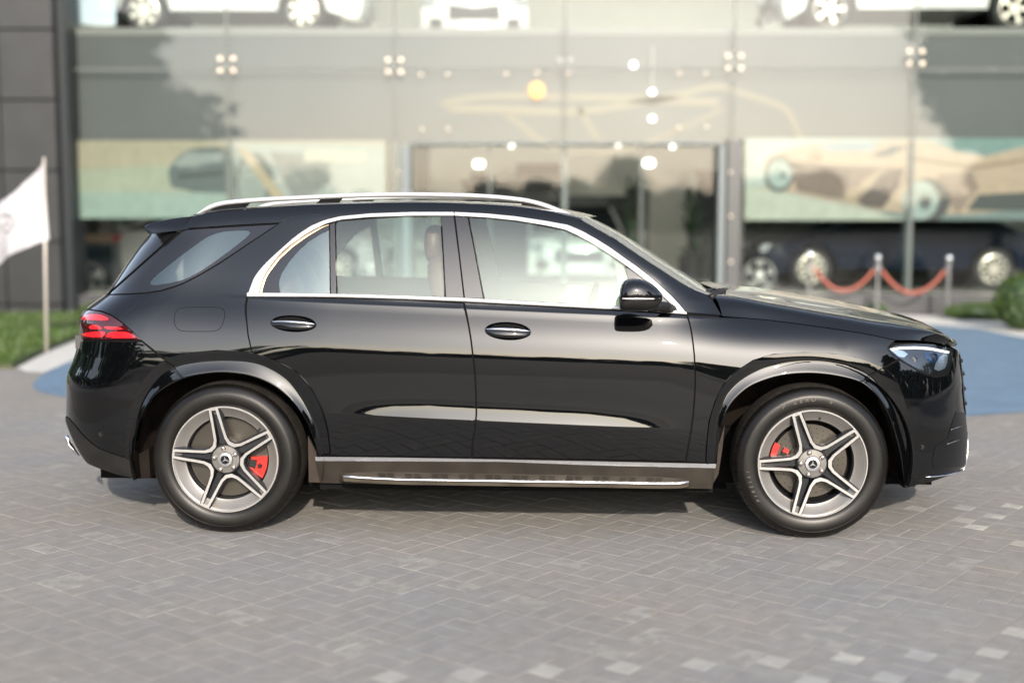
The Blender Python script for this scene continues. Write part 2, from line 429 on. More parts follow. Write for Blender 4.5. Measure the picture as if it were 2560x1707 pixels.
# ------------------------------------------------------------------ the SUV
SUV = empty('suv', (OX, OY, 0), -PSI, 'glossy black five door SUV with silver roof rails, parked side on across the paving', 'suv')
FL_R_OUT = [(316, 1143), (316, 1100), (322, 1050), (334, 1000), (352, 960), (380, 925), (417, 897), (475, 882), (541, 876), (622, 881), (684, 900), (739, 929), (779, 973), (804, 1021), (819, 1072), (826, 1130)]
FL_R_MID = [(330, 1150), (332, 1095), (342, 1048), (355, 1008), (380, 965), (405, 937), (435, 918), (494, 906), (559, 902), (622, 905), (669, 918), (717, 948), (749, 988), (775, 1032), (795, 1080), (806, 1134)]
FL_R_IN = [(344, 1196), (338, 1140), (345, 1080), (358, 1035), (380, 998), (415, 968), (464, 944), (510, 934), (560, 930), (622, 937), (676, 957), (720, 988), (752, 1024), (775, 1064), (790, 1105), (799, 1140)]
FL_F_OUT = [(1765, 1158), (1766, 1123), (1773, 1054), (1788, 1003), (1808, 963), (1839, 929), (1883, 901), (1934, 886), (2011, 882), (2084, 885), (2139, 894), (2183, 909), (2215, 925), (2242, 957), (2260, 1005), (2273, 1060), (2281, 1120), (2285, 1212)]
FL_F_MID = [(1785, 1157), (1787, 1110), (1793, 1052), (1808, 1003), (1825, 975), (1858, 946), (1900, 924), (1950, 911), (2011, 905), (2066, 908), (2120, 919), (2161, 934), (2186, 956), (2210, 985), (2232, 1020), (2248, 1070), (2262, 1130), (2272, 1214)]
FL_F_IN = [(1791, 1158), (1795, 1115), (1802, 1062), (1815, 1026), (1835, 997), (1868, 968), (1908, 950), (1956, 937), (2012, 932), (2066, 935), (2120, 945), (2155, 958), (2186, 984), (2205, 1010), (2222, 1045), (2236, 1090), (2248, 1140), (2258, 1214)]
RAIL_EDGE = [p for p in ROOFPX if 475 < p[0] < 1460]
APIL = [(1453, 549), (1486, 568), (1515, 584), (1545, 602), (1580, 626), (1618, 651.5), (1664, 681), (1700, 704), (1737, 726), (1766, 736), (1777, 739)]
CH_OUT = [(618, 739), (625, 721), (633, 699), (642, 684), (654, 669), (672, 650), (695, 629), (713, 613), (731, 597), (755, 579), (779, 564), (812, 550), (850, 541), (923, 534), (1033, 530), (1135, 530), (1216, 534), (1289, 541), (1362, 552), (1420, 562.5), (1456, 578), (1490, 597), (1530, 622), (1563, 646), (1592, 666), (1618, 686), (1637, 701), (1654, 717), (1674, 735), (1690, 752), (1703, 766), (1714, 780)]
CH_IN = [(647, 731), (650, 715), (658, 693), (666, 678), (678, 662), (693, 643), (712, 624), (728, 611), (744, 600), (764, 586), (786, 573.5), (816, 559), (852, 549.5), (925, 543), (1033, 539.5), (1135, 539.5), (1216, 544), (1289, 551.5), (1362, 563.5), (1412, 574), (1446, 590), (1478, 608), (1515, 631), (1547, 652), (1574, 671), (1600, 691), (1620, 706), (1636, 722), (1656, 740), (1672, 755), (1684, 766), (1695, 777)]
SHUT_HOOD = [(1806, 790), (1860, 794), (1919, 799), (1990, 808), (2066, 818.5), (2110, 825), (2157, 832.5), (2200, 841), (2240, 850), (2290, 850), (2340, 856), (2384, 867)]
BELT_LOW = [(618, 742), (740, 743), (860, 745), (1010, 749), (1161, 755.5), (1350, 765), (1548, 776), (1650, 782), (1717, 787)]
SEAM_B = [(1160, 757), (1162, 768), (1166, 786), (1172, 816), (1177, 846), (1181, 878), (1185, 911), (1188, 944), (1190, 990), (1191, 1035), (1187, 1075), (1181, 1108), (1178, 1144)]
SEAM_R = [(614, 765), (614, 783), (616, 801), (620, 838), (628, 874), (631, 884)]
SEAM_F = [(1718, 787), (1724, 808), (1729, 831), (1733, 860), (1736, 889), (1738, 925), (1738, 962), (1736, 1000), (1733, 1035), (1728, 1075), (1722, 1108), (1714, 1154)]
SEAM_BUMP = [(355, 852), (380, 872), (406, 893)]
TAIL_TOP = [(355, 850), (330, 828), (311, 811), (295, 799), (278, 788), (252, 778), (219, 773.5), (203, 779)]
WIN_REAR = [(839, 560), (846, 552.5), (941, 545), (1020, 542.5), (1101, 542), (1106, 620), (1112, 742), (980, 738.5), (843, 736)]
WIN_FRONT = [(1172, 543), (1216, 546), (1289, 553.5), (1362, 566), (1410, 577), (1446, 594), (1478, 612), (1515, 635), (1547, 656), (1560, 665), (1571, 700), (1582, 768), (1450, 760), (1330, 753.5), (1211, 747.5)]
WIN_QTR = [(700, 732), (697, 715), (698, 700), (704, 683), (722, 655), (745, 628), (770, 605), (800, 586), (822, 576), (824, 733.5)]
D_GLASS = [(374, 709), (375, 703), (384, 692), (430, 655), (494, 607), (512, 595), (530, 586), (555, 579), (585, 576), (614, 575.5), (624, 579), (624, 586), (603, 604), (560, 637), (512, 671), (484, 687), (457, 700), (430, 706), (402, 711), (383, 713)]
def rev(l): return list(reversed(l))
CLAD_TOP = [(166, 1040), (175, 1047), (188, 1062), (200, 1078), (216.5, 1095.5), (232, 1109), (248, 1120), (277, 1132), (305, 1141), (331, 1148)]

# outer skin, panel by panel
quarter = [(269, 737), (310, 736), (366, 733.5), (402, 728), (430, 720), (457, 710), (500, 688), (548, 659.5), (625, 608), (698, 558), (600, 563), (453, 573), (479, 540)] + RAIL_EDGE[1:] + APIL + [(1806, 790), (1760, 786), (1722, 783)] + rev(CH_OUT) + SEAM_R + rev(FL_R_OUT[6:10]) + [(410, 895)] + rev(SEAM_BUMP) + TAIL_TOP[1:] + [(150, 776), (180, 760), (225, 738), (262, 737)]
panel('body_side_frame', quarter, paint, SUV, .003)
body_rear_glass = panel('rear_quarter_glass', [(273, 735), (320, 734), (366, 731), (402, 725.5), (430, 717), (457, 707.5), (500, 685.5), (548, 657), (625, 605.5), (694, 560.5), (600, 566), (455, 575)], pillar_m, SUV, .002, -.002, holes=[round_poly(D_GLASS, 1)])
panel('rear_quarter_pane', round_poly(D_GLASS, 1), privacy, body_rear_glass, 0, -.003)
panel('tailgate_side', [(267, 735), (448, 575), (377, 584), (300, 582), (240, 640), (200, 730)], pillar_m, SUV, .003)
tail_bumper = panel('rear_bumper', [(355, 854), (406, 896)] + rev(FL_R_OUT[1:7]) + [(316, 1141), (331, 1145)] + rev(CLAD_TOP[:-1]) + [(120, 1040), (120, 850), (256, 853)], paint, SUV, .003)
panel('rear_bumper_cladding', CLAD_TOP + [(337, 1150), (344, 1196), (299, 1187), (252, 1171), (223, 1159), (204, 1141), (150, 1100), (120, 1042)], matt, SUV, .001, .004)
rear_door = panel('rear_door', BELT_LOW[:5][:-1] + SEAM_B + [(1010, 1142.5), (850, 1139.5), (824, 1138.5)] + rev(FL_R_OUT[9:])[0:] + rev(SEAM_R), paint, SUV, .0042)
front_door = panel('front_door', BELT_LOW[4:] + SEAM_F[1:] + [(1500, 1149.5), (1300, 1146), (1182, 1143.5)] + rev(SEAM_B[:-1]), paint, SUV, .0042)
fender = panel('front_fender', [(1721, 787), (1806, 792)] + SHUT_HOOD[1:9] + [(2222, 866), (2219, 872), (2228, 884), (2246, 897), (2228, 908), (2206, 920)] + rev(FL_F_OUT[:12]) + rev(SEAM_F)[0:], paint, SUV, .0035)
front_bumper = panel('front_bumper', [(2248, 899), (2281, 918), (2311, 936), (2340, 942), (2369, 937), (2379, 924), (2386, 890), (2388, 872), (2470, 872), (2470, 1176), (2411, 1177), (2380, 1187), (2322, 1207), (2287, 1214)] + rev(FL_F_OUT[12:-1]) + [(2208, 921)], paint, SUV, .0035)
# flares
FP = ((0, 0), (.02, .25), (.06, .35), (.25, .38), (.42, .36))
def flare(name, O, M, I, parent, k_=1.0):
    n = 90; O, M, I = (resample([(v.x, v.y) for v in crm([Vector((a, b, 0)) for a, b in l], 5)], n) for l in (O, M, I)); vs = []; k = 0; fs = []
    for o, m, i in zip(O, M, I):
        row = []
        for t, h in ((0, -.003), (.0, .011), (.03, .0145), (.3, .0125), (.7, .0090), (.95, .0065)):
            row.append(sp(o[0] + (m[0] - o[0]) * t, o[1] + (m[1] - o[1]) * t, h))
        for t, h in ((.04, .0066), (.2, .0078), (.4, .0096), (.6, .0118), (.8, .0145), (.93, .0160), (1.0, .0155), (1.0, .008), (1.01, -.04)):
            row.append(sp(m[0] + (i[0] - m[0]) * t, m[1] + (i[1] - m[1]) * t, h if h < .0066 else .0066 + (h - .0066) * k_))
        k = len(row); vs += row
    fs = [(a * k + j, a * k + j + 1, (a + 1) * k + j + 1, (a + 1) * k + j) for a in range(n - 1) for j in range(k - 1)]
    me = MB().add(vs, fs).build(name, paint, parent, sm=True, fix=False, auto=40)
    me.data.update()
    p = me.data.polygons[(k - 1) * (n // 2) + 3]
    if p.normal.y > 0: me.data.flip_normals()
    return me
flare('rear_wheel_arch', FL_R_OUT, FL_R_MID, FL_R_IN, SUV, 1.7)
flare('front_wheel_arch', FL_F_OUT, FL_F_MID, FL_F_IN, SUV, 1.15)

# hidden backing of the panels plus the far side, closed with the same sheet
OUTL = [(453, 573)] + RAIL_EDGE + APIL + SHUT_HOOD + [(2470, 872), (2470, 1176), (2411, 1177), (2380, 1187), (2322, 1207), (2285, 1212)] + rev(FL_F_MID)[1:-1] + [(1785, 1180), (1790, 1217), (1250, 1212), (803, 1205), (790, 1150)] + rev(FL_R_MID)[1:-1] + [(335, 1150), (344, 1194), (299, 1185), (223, 1157), (204, 1139), (150, 1100), (120, 1042), (120, 850), (150, 776), (180, 760), (225, 738), (240, 640), (300, 584), (377, 584)]
HOLES = [WIN_QTR, WIN_REAR, WIN_FRONT, round_poly(D_GLASS, 1)]
outl = cl(OUTL); hl = [shrink([(q * QS, z) for q, z in cl(h)], -.006) for h in HOLES]; hl = [[(a / QS, b) for a, b in h] for h in hl]
v, f, n = sheet([outl], hl, .010, -.010, step=.05, rows=[.1 + .05 * i for i in range(33)])
mesh('inner_shell', v, f, dark, SUV)
hl2 = [cl(h) for h in HOLES]
v, f, n = sheet([outl], hl2, 0, 0, step=.05)
mv = [(p.x, 2 * YC - p.y, p.z) for p in v]; mn = [(a.x, -a.y, a.z) for a in n]
mesh('far_side_body', mv, [tuple(reversed(t)) for t in f], paint, SUV, normals=mn)
for nm, h in (('rear_door_window', WIN_REAR), ('front_door_window', WIN_FRONT)):
    v, f, n = sheet([cl(h)], [], 0, -.004); mesh(nm, [(p.x, 2 * YC - p.y, p.z) for p in v], [tuple(reversed(t)) for t in f], carglass, SUV, normals=[(a.x, -a.y, a.z) for a in n])

v, f, n = sheet([cl([(453, 573)] + RAIL_EDGE + APIL + [(1806, 790), (1700, 860), (700, 830), (440, 800), (400, 830), (200, 730), (240, 640), (300, 582), (377, 584)])], hl2, 0, 0, step=.05, rows=[.1 + .05 * i for i in range(33)])
mesh('cabin_lining', [(p.x, 2 * YC - p.y - .05, p.z) for p in v], f, pbr('cabin_lining', (.50, .50, .46), .8), SUV, sm=True)
# side glazing
panel('rear_door_window', WIN_REAR, carglass, rear_door, .0015, -.004)
panel('front_door_window', WIN_FRONT, carglass, front_door, .0015, -.004)
qs = panel('quarter_light_surround', [(655, 731), (659, 708), (670, 684), (696, 650), (731, 617), (760, 596), (785, 580), (817, 564), (822, 562.5), (822, 576)] + rev(WIN_QTR[:-2]), pillar_m, rear_door, .0005, -.002)
panel('quarter_light', WIN_QTR, privacy, rear_door, 0, -.003)
panel('window_divider', [(825, 561), (837, 556), (839, 640), (841, 735), (827, 734)], pillar_m, rear_door, .0008, .001)
panel('pillar_trim', [(1104, 541.5), (1134, 541), (1147, 640), (1159, 744), (1115, 743)], pillar_m, rear_door, .001, .001)
panel('pillar_trim', [(1138, 541), (1169, 543.5), (1186, 630), (1208, 746), (1162, 745)], pillar_m, front_door, .001, .001)
panel('mirror_sail', [(1563, 668), (1574, 673), (1600, 692), (1620, 708), (1636, 723), (1672, 757), (1693, 777), (1650, 773), (1584, 768), (1573, 700)], pillar_m, front_door, .001, .001)
ribbon('window_trim', CH_OUT, CH_IN, trimalu, SUV, n=120, h=.005)
ribbon('belt_trim', [(619, 731.5), (740, 733), (860, 735), (1010, 739), (1161, 744.5), (1350, 755), (1548, 765), (1650, 772), (1711, 777)], [(618, 741.5), (740, 742), (860, 743.5), (1010, 748), (1161, 754), (1350, 764), (1548, 774.5), (1650, 781), (1717, 786)], trimalu, SUV, n=60, h=.006, base=.002)
ribbon('window_inner_trim', [(646, 731), (649, 716), (657, 694), (665, 679), (692, 644), (728, 611), (763, 587), (800, 568), (822, 561)], [(655, 731), (658, 716), (665, 696), (673, 682), (699, 648), (733, 617), (767, 593), (802, 572), (822, 563)], pbr('bronze_trim', (.42, .30, .19), .35, .8), rear_door, n=40, h=.002, base=0)
panel('trim_seam', [(1134.5, 529), (1137, 529), (1137, 540.5), (1134.5, 540.5)], dark, SUV, 0, .0066)
# fuel flap outline
ff = [(448, 771), (462, 768), (500, 767.5), (545, 768), (557, 772), (562, 780), (561, 795), (556, 812), (549, 823), (535, 828), (500, 828.5), (455, 828), (443, 822), (436, 810), (435, 795), (439, 780)]
ffd = dense(round_poly(ff, 1), 4); v = [sp(*p, -.0) for p in ffd]
MB().tube([sp(*p, -.0005) for p in ffd], .0016, 6, closed=True).build('fuel_flap', dark, SUV, sm=True)
MB().tube([sp(a, b, .0) for a, b in dense([(478.5, 541), (466, 556), (453.5, 572.5)], 5, False)], .0022, 6).build('spoiler_seam', dark, SUV)
# feature line on the rear pillar
MB().tube([sp(*p, -.002) for p in dense([(698, 557.5), (712, 549), (735, 541.5), (770, 538), (806, 536.5)], 6, False)], [.0032] * 0 or .0034, 6).build('pillar_crease', paint, SUV, sm=True)
# ------------------------------------------------------------------ roof, windscreen, bonnet (lofted between the side sheet and the centre line)
def upd(q, z): return (surf(q, z + .004) - surf(q, z - .004)).normalized()
def loft(name, secs, mat, parent, both=True, sub=14):
    """secs: list of point lists from the side to the centre; smooth across"""
    vs = []; fs = []; k = None
    for s in secs: k = len(s); vs += s
    fs = [(i * k + j, (i + 1) * k + j, (i + 1) * k + j + 1, i * k + j + 1) for i in range(len(secs) - 1) for j in range(k - 1)]
    if both:
        n = len(vs); vs = vs + [Vector((p[0], 2 * YC - p[1], p[2])) for p in vs]; fs = fs + [tuple(reversed([i + n for i in f])) for f in fs]
    b = bmesh.new(); vv = [b.verts.new(p) for p in vs]
    for f in fs:
        try: b.faces.new([vv[i] for i in f])
        except ValueError: pass
    bmesh.ops.remove_doubles(b, verts=b.verts, dist=1e-4); bmesh.ops.recalc_face_normals(b, faces=b.faces)
    me = bpy.data.meshes.new(name); b.to_mesh(me); b.free()
    if sum(p.normal.z for p in me.polygons) < 0: me.flip_normals()
    smooth(me); return link(name, me, mat, parent)
def bez(p0, p1, p2, p3, n=14):
    return [p0 * (1 - t) ** 3 + p1 * 3 * t * (1 - t) ** 2 + p2 * 3 * t * t * (1 - t) + p3 * t ** 3 for t in [i / n for i in range(n + 1)]]
secs = []
for (px, py) in resample(RAIL_EDGE + [(1453, 549)], 50):
    q, z = cast(px, py); p = surf(q, z); T = upd(q, z); x = p.x
    c = Vector((x + .10 * sst(.9, 1.85, x), YC, p.z + .013))
    secs.append(bez(p, p + T * .022, Vector((c.x, .60, c.z)), c))
roof_front = secs[-1]
loft('roof', secs, paint, SUV)
cpx = resample([(1472, 543), (1500, 555.5), (1530, 570.5), (1575, 597), (1620, 625), (1665, 653), (1710, 681.5), (1745, 705), (1762, 719), (1776, 729), (1792, 736)], 30); secs = []
for (a, c) in zip(resample(APIL, 30), cpx):
    q, z = cast(*a); p = surf(q, z); T = upd(q, z); cc = LV(c[0], c[1], YC)
    secs.append(bez(p, p + (T * .05 + Vector((.04, .04, 0))), Vector((cc.x - .02, .50, cc.z - .012)), cc))
loft('windscreen', secs, darkglass, SUV)
# bonnet: shut line, crest, centre line
E_ = resample([(1777, 739), (1792, 762), (1806, 790)], 4)[:-1]
SHp = resample(SHUT_HOOD, 34)
Kp = resample([(1784, 737), (1850, 744), (1919, 757), (1990, 768.5), (2066, 781), (2120, 789), (2175, 799), (2230, 807), (2285, 816.5), (2325, 826), (2358, 838), (2380, 851), (2391, 864)], 34)
Cp = resample([(1800, 729), (1835, 722.5), (1880, 722.5), (1919, 726), (2011, 741), (2102, 755.5), (2150, 765), (2194, 775), (2240, 785), (2285, 797), (2315, 806), (2340, 815.5), (2369, 834), (2387, 850), (2394, 861)], 34); secs = []
for e, k, c in zip(SHp, Kp, Cp):
    q, z = cast(*e); p = surf(q, z); K = LV(k[0], k[1], .27); Cc = LV(c[0], c[1], .72); Cc.y = YC
    m1 = (p + K) / 2 + Vector((0, -.012, .014)); m2 = K * .5 + Cc * .5; m2.z += .008; m2.y = .58
    r1 = K * .8 + Cc * .2; r1.z += .004
    secs.append(crm([p, m1, K, r1, m2, Cc], 5))
last = secs[-1]; q0, z0 = cast(*SHp[-1]); k = len(last)
for i in range(1, 9):
    t = i / 8; q = q0 + (2 - q0) * t; e = surf(q, z0); c = last[-1] * (1 - t) + Vector((XF(z0), YC, z0)) * t; row = []
    for j in range(k):
        u = j / (k - 1); l = last[j]; row.append(e * (1 - u) + c * u + Vector((0, 0, max(0, (l.z - (last[0].z * (1 - u) + last[-1].z * u))) * (1 - t))))
    secs.append(row)
bonnet = loft('bonnet', secs, paint, SUV)
# cowl with wiper
m = MB(); p = LV(1775, 741, .25); m.tube([LV(1778, 742, .22), LV(1800, 731, .45), LV(1815, 728, .7)], .018, 8)
for k in range(5): m.blob(LV(1772 + 9 * k, 727 + 3 * (k % 2), .30 + .05 * k), .016, .03, .011)
m.tube([LV(1770, 724, .32), LV(1786, 722, .40), LV(1800, 727, .48)], .006, 6)
m.build('wiper', matt, SUV, sm=True)
MB().tube([LV(1783, 727, .45), LV(1810, 725, .7), LV(1835, 725, 1.1)], .012, 6).build('wiper_blade', matt, SUV, sm=True)

# spoiler
def lofted_ring(rings, caps=True):
    n = len(rings[0]); m = MB(); vs = [p for r in rings for p in r]
    fs = [(i * n + j, i * n + (j + 1) % n, (i + 1) * n + (j + 1) % n, (i + 1) * n + j) for i in range(len(rings) - 1) for j in range(n)]
    if caps: fs += [tuple(range(n)), tuple(range(len(vs) - n, len(vs)))[::-1]]
    return m.add(vs, fs)
sp_out = [(481, 541), (450, 543), (420, 547.5), (392, 553), (370, 560), (360, 565), (361, 570), (367, 580), (377, 586), (415, 581), (452, 576.5), (490, 572)]
rings = []
ylo, yhi = sp(462, 570), sp(474, 545)
for y, s, dx in ((-.002, .93, .006), (.006, .99, .002), (.03, 1.0, 0), (.30, 1.01, -.03), (YC, 1.02, -.05)):
    pl = [LV(a, b, .32) for a, b in sp_out]; c = sum(pl, Vector()) / len(pl); rings.append([Vector((c.x + (p.x - c.x) * s + dx, (y if y == YC else y + ylo.y + (yhi.y - ylo.y) * (p.z - ylo.z) / (yhi.z - ylo.z)), c.z + (p.z - c.z) * s + (.006 if y > .2 else 0))) for p in pl])
rings += [[Vector((p.x, 2 * YC - p.y, p.z)) for p in r] for r in reversed(rings[:-1])]
lofted_ring(rings).build('roof_spoiler', paint, SUV, sm=True, auto=50)

# roof rails: near and far
def rail(mir):
    Yr = .39; f = (lambda p: Vector((p.x, 2 * YC - p.y, p.z))) if mir else (lambda p: p)
    ctr = [(490, 537), (515, 524), (535, 515), (560, 508.5), (600, 504), (660, 499.5), (731, 496), (860, 490), (950, 487.5), (1033, 487), (1110, 488), (1179, 490), (1240, 493.5), (1289, 498.5), (1320, 503), (1350, 510.5), (1380, 521), (1405, 531), (1428, 540), (1443, 545.5)]
    pts = [f(LV(a, b, Yr)) for a, b in ctr]; pts = crm(pts, 4); n = len(pts); rr = [.0135 * min(1, .25 + min(i, n - 1 - i) / 7) for i in range(n)]
    o = MB().tube(pts, rr, 14, flat=1.5).build('roof_rail', trimalu, SUV, sm=True)
    for nm, poly in (('rail_foot', [(512, 534), (530, 524), (548, 516), (575, 510), (627, 507), (607, 526), (560, 531)]), ('rail_foot', [(783, 516), (801, 498), (858, 495), (843, 514)]), ('rail_foot', [(1297, 501), (1330, 508), (1360, 517), (1400, 532), (1430, 544), (1400, 538), (1345, 526), (1309, 520)])):
        a = [f(LV(p[0], p[1], Yr - .008)) for p in poly]; b = [f(LV(p[0], p[1] + 0, Yr + .02)) for p in poly]
        lofted_ring([a, b]).build(nm, pillar_m, o)
rail(False); rail(True)

# sill, running board
panel('sill_trim', [(789, 1139.5), (1000, 1141.5), (1176, 1144.5), (1500, 1151), (1790, 1157.5), (1788, 1168), (1500, 1161), (1260, 1152), (1000, 1150.5), (790, 1150)], alu, SUV, 0, .012)
sill = panel('sill', [(790, 1150.5), (1000, 1151), (1260, 1152.5), (1500, 1161.5), (1788, 1168.5), (1780, 1220), (1500, 1216.5), (1250, 1213), (1000, 1209), (801, 1205)], sillm, SUV, 0, .008)
top = resample([(851, 1183), (870, 1180.5), (900, 1178.5), (960, 1178), (1260, 1183), (1500, 1187), (1650, 1190.5), (1710, 1194), (1727, 1199)], 40)
edge = resample([(858, 1190), (900, 1193), (940, 1195.5), (1010, 1198.5), (1260, 1202), (1500, 1205.5), (1650, 1208.5), (1700, 1207.5), (1722, 1204)], 40)
rg = []
for a, b in zip(top, edge):
    t = sp(a[0], a[1], .004); u = LV(b[0], b[1], -.052); w = Vector((u.x, u.y + .010, u.z - .028)); s = Vector((t.x, .03, u.z - .034)); rg.append([t, u, w, s])
rg2 = [list(r) for r in rg]
board = lofted_ring(rg2).build('running_board', dusty, SUV, sm=True, auto=30)
MB().tube([r[1] + Vector((0, -.003, 0)) for r in rg], .0062, 10).build('running_board_strip', alu, SUV, sm=True)
m = MB()
for k in range(3, 37):
    if k % 3 == 0: continue
    a, b = rg[k][0], rg[k][1]; a2, b2 = rg[k + 1][0], rg[k + 1][1]
    for u in (.30, .48, .66, .84):
        p = a.lerp(b, u); q = a2.lerp(b2, u); p = p + (q - p) * .12 + Vector((0, 0, .0015)); q = q - (q - p) * .12 + Vector((0, 0, .0015)); d = Vector((0, .0045, .0006))
        m.add([p - d, q - d, q + d, p + d], [(0, 1, 2, 3)])
m.build('step_tread_pattern', matt, board)
# underbody and wheel wells
m = MB(); m.box(.47, 2.5, .10, 1.8, .22, .40); m.box(.30, 2.62, .50, 1.42, .15, .3); m.box(-.80, 3.70, .42, 1.48, .20, .5); m.build('underbody', dark, SUV)  # low middle slab is added to deepen the shadow beneath the car
for cx in (0.0, WB):
    for mir in (0, 1):
        y0, y1 = (.035, .50) if not mir else (2 * YC - .035, 2 * YC - .50)
        prof = [(.505, y0), (.47, y1), (.05, y1)]
        MB().lathe(prof, 40, 'y', (cx, 0, .40), a0=-.26, a1=pi + .26).build('wheel_well', liner, SUV, sm=True)
pts = [LV(a, b, .12) for a, b in ((338, 1140), (344, 1196), (376, 1195), (372, 1120))]
lofted_ring([pts, [p + Vector((0, .25, 0)) for p in pts]]).build('mud_flap', liner, SUV)
pts = [LV(a, b, .12) for a, b in ((2262, 1150), (2282, 1150), (2286, 1214), (2262, 1221))]
lofted_ring([pts, [p + Vector((0, .3, 0)) for p in pts]]).build('mud_flap', matt, SUV)
pts = [LV(a, b, .10) for a, b in ((770, 1090), (790, 1130), (803, 1206), (772, 1205))]
lofted_ring([pts, [p + Vector((0, .02, 0)) for p in pts]]).build('mud_flap', pbr('muddy_liner', (.015, .009, .0045), .8, noise=(9, .4)), SUV)
pts = [LV(a, b, .10) for a, b in ((1778, 1168), (1800, 1100), (1812, 1060), (1806, 1120), (1796, 1185), (1783, 1208))]
lofted_ring([pts, [p + Vector((0, .02, 0)) for p in pts]]).build('mud_flap', MATS['muddy_liner'], SUV)
# chrome rear diffuser trim, front splitter strip, bumper intake
MB().tube([LV(a, b, .55) for a, b in ((166, 1088), (168, 1098), (174, 1110), (184, 1124), (198, 1139))], [.009, .014, .015, .012, .004], 10).build('exhaust_trim', chrome, SUV, sm=True)
MB().tube([sp(a, b, .007) for a, b in ((2312, 1191), (2335, 1189.5), (2360, 1186.5), (2385, 1181), (2404, 1175))], [.0015, .0028, .003, .003, .0028], 8, flat=1.4).build('bumper_strip', alu, SUV, sm=True)
MB().tube([sp(a, b, .004) for a, b in ((2406, 1174), (2413, 1160), (2417, 1135), (2418, 1100), (2417, 1080))], .0018, 8).build('bumper_strip', alu, SUV, sm=True)
ik = panel('air_intake', [(2390, 1030), (2440, 1030), (2440, 1166), (2362, 1168), (2334, 1171), (2330, 1150), (2338, 1115), (2368, 1096), (2384, 1045)], pbr('intake_black', (.003, .0032, .0036), .35, 0, .4), front_bumper, 0, .0015)
for (a, b, c, d) in ((2376, 1074, 2402, 1064), (2366, 1110, 2396, 1099)):
    MB().tube([sp(a, b, .003), sp((a + c) / 2, (b + d) / 2 - 1, .01), sp(c, d, .006)], [.002, .005, .003], 6).build('intake_fin', pbr('fin%d' % a, (.03, .035, .04), .3, coat=.5), front_bumper, sm=True)
for (a, b) in ((2304.5, 1117), (252, 1085)):
    p = sp(a, b, .001); MB().lathe([(.0115, 0), (.0115, -.002), (.0095, -.002), (.009, .0005), (0, .0005)], 20, 'y', p).build('parking_sensor', pbr('sensor%d' % a, (.012, .012, .012), .25), front_bumper if a > 1000 else tail_bumper, sm=True, auto=30)
# grille on the nose, both halves
gl_ = [(1.70, .60), (1.68, .70), (1.70, .84), (1.74, .885), (2.0, .895), (2.0, .56), (1.74, .56)]
for s_ in (0, 1):
    v, f, n = sheet([[(a, b) for a, b in gl_]], [], 0, .004, step=.05, rows=[.1 + .05 * i for i in range(33)])
    if s_: v = [Vector((p.x, 2 * YC - p.y, p.z)) for p in v]; f = [tuple(reversed(t)) for t in f]; n = [Vector((a.x, -a.y, a.z)) for a in n]
    if not s_: gr_ = mesh('grille', v, f, MATS['intake_black'], SUV, normals=n)
    else: mesh('grille_half', v, f, MATS['intake_black'], gr_, normals=n)
m = MB()
for z in (.62, .70, .78, .85):
    p = [surf(q, z) + nrm(q, z) * .006 for q in (1.74, 1.78, 1.82, 1.88, 1.94, 2.0)]; m.tube(p + [Vector((a.x, 2 * YC - a.y, a.z)) for a in reversed(p[:-1])], .008, 6)
m.build('grille_bar', MATS['intake_black'], gr_, sm=True)
c_ = surf(2.0, .73); m = MB(); m.tube([c_ + Vector((.012, .075 * cos(a), .075 * sin(a))) for a in [2 * pi * k / 32 for k in range(32)]], .008, 6, closed=True)
for k in range(3): a = pi / 2 + 2 * pi * k / 3; m.tube([c_ + Vector((.014, 0, 0)), c_ + Vector((.012, .072 * cos(a), .072 * sin(a)))], [.012, .003], 6)
m.build('grille_emblem', chrome, gr_, sm=True)
# panel seam across the flares
for pts in (((406, 893), (430, 916), (446, 930), (463, 945)), ((2208, 917), (2186, 932), (2165, 944), (2146, 954))):
    MB().tube([sp(a, b, .010 + .030 * min(1, i / 2.4)) for i, (a, b) in enumerate(dense(list(pts), 5, False)) for i in (i / 4,)], .0022, 5).build('bumper_seam', dark, SUV)
# mirror
MY = -.075; rings = []
for (px, t, b, w) in ((1549, 738, 765, .05), (1550.5, 724, 771, .075), (1554, 713, 775, .088), (1560, 703.5, 776.5, .094), (1569, 698, 777, .098), (1583, 695.3, 777, .10), (1600, 696.5, 777, .098), (1615, 701, 776.5, .092), (1630, 709, 774, .082), (1642, 718, 768, .068), (1650, 727, 760, .05), (1655, 736, 752, .028), (1656.5, 741, 747, .010)):
    x, zt = L(px, t, MY); _, zb = L(px, b, MY); c = (zt + zb) / 2; h = (zt - zb) / 2; r = []
    for j in range(32):
        a = 2 * pi * j / 32; ca, sa = cos(a), sin(a); r.append(Vector((x, MY + w * math.copysign(abs(ca) ** .75, ca), c + h * math.copysign(abs(sa) ** .8, sa))))
    rings.append(r)
mm = lofted_ring(rings); zc = L(1600, 747, MY)[1]
mi = [1 if (len(f) == 4 and sum(mm.v[i][2] for i in f) / 4 < zc + .0) else (1 if len(f) > 4 else 0) for f in mm.f]; mm.m = mi
mirror = mm.build('door_mirror', [gloss, matt], front_door, sm=True, auto=60)
MB().tube([sp(1, 1) * 0 + LV(1556, 746.5, MY - .096), LV(1580, 747, MY - .1005), LV(1605, 747, MY - .0975), LV(1630, 747, MY - .083), LV(1648, 746, MY - .055)], .0035, 8).build('reflection_strip', pbr('reflection_pale', (.7, .68, .65), .15, .4), mirror, sm=True)  # pale strip modelled in place of the bright horizon reflected in the cap
MB().tube([LV(1625, 768, -.04), LV(1648, 766, .02), LV(1665, 768, .07), LV(1686, 772, .13)], [.026, .027, .028, .018], 12, flat=.8).build('mirror_arm', matt, mirror, sm=True)
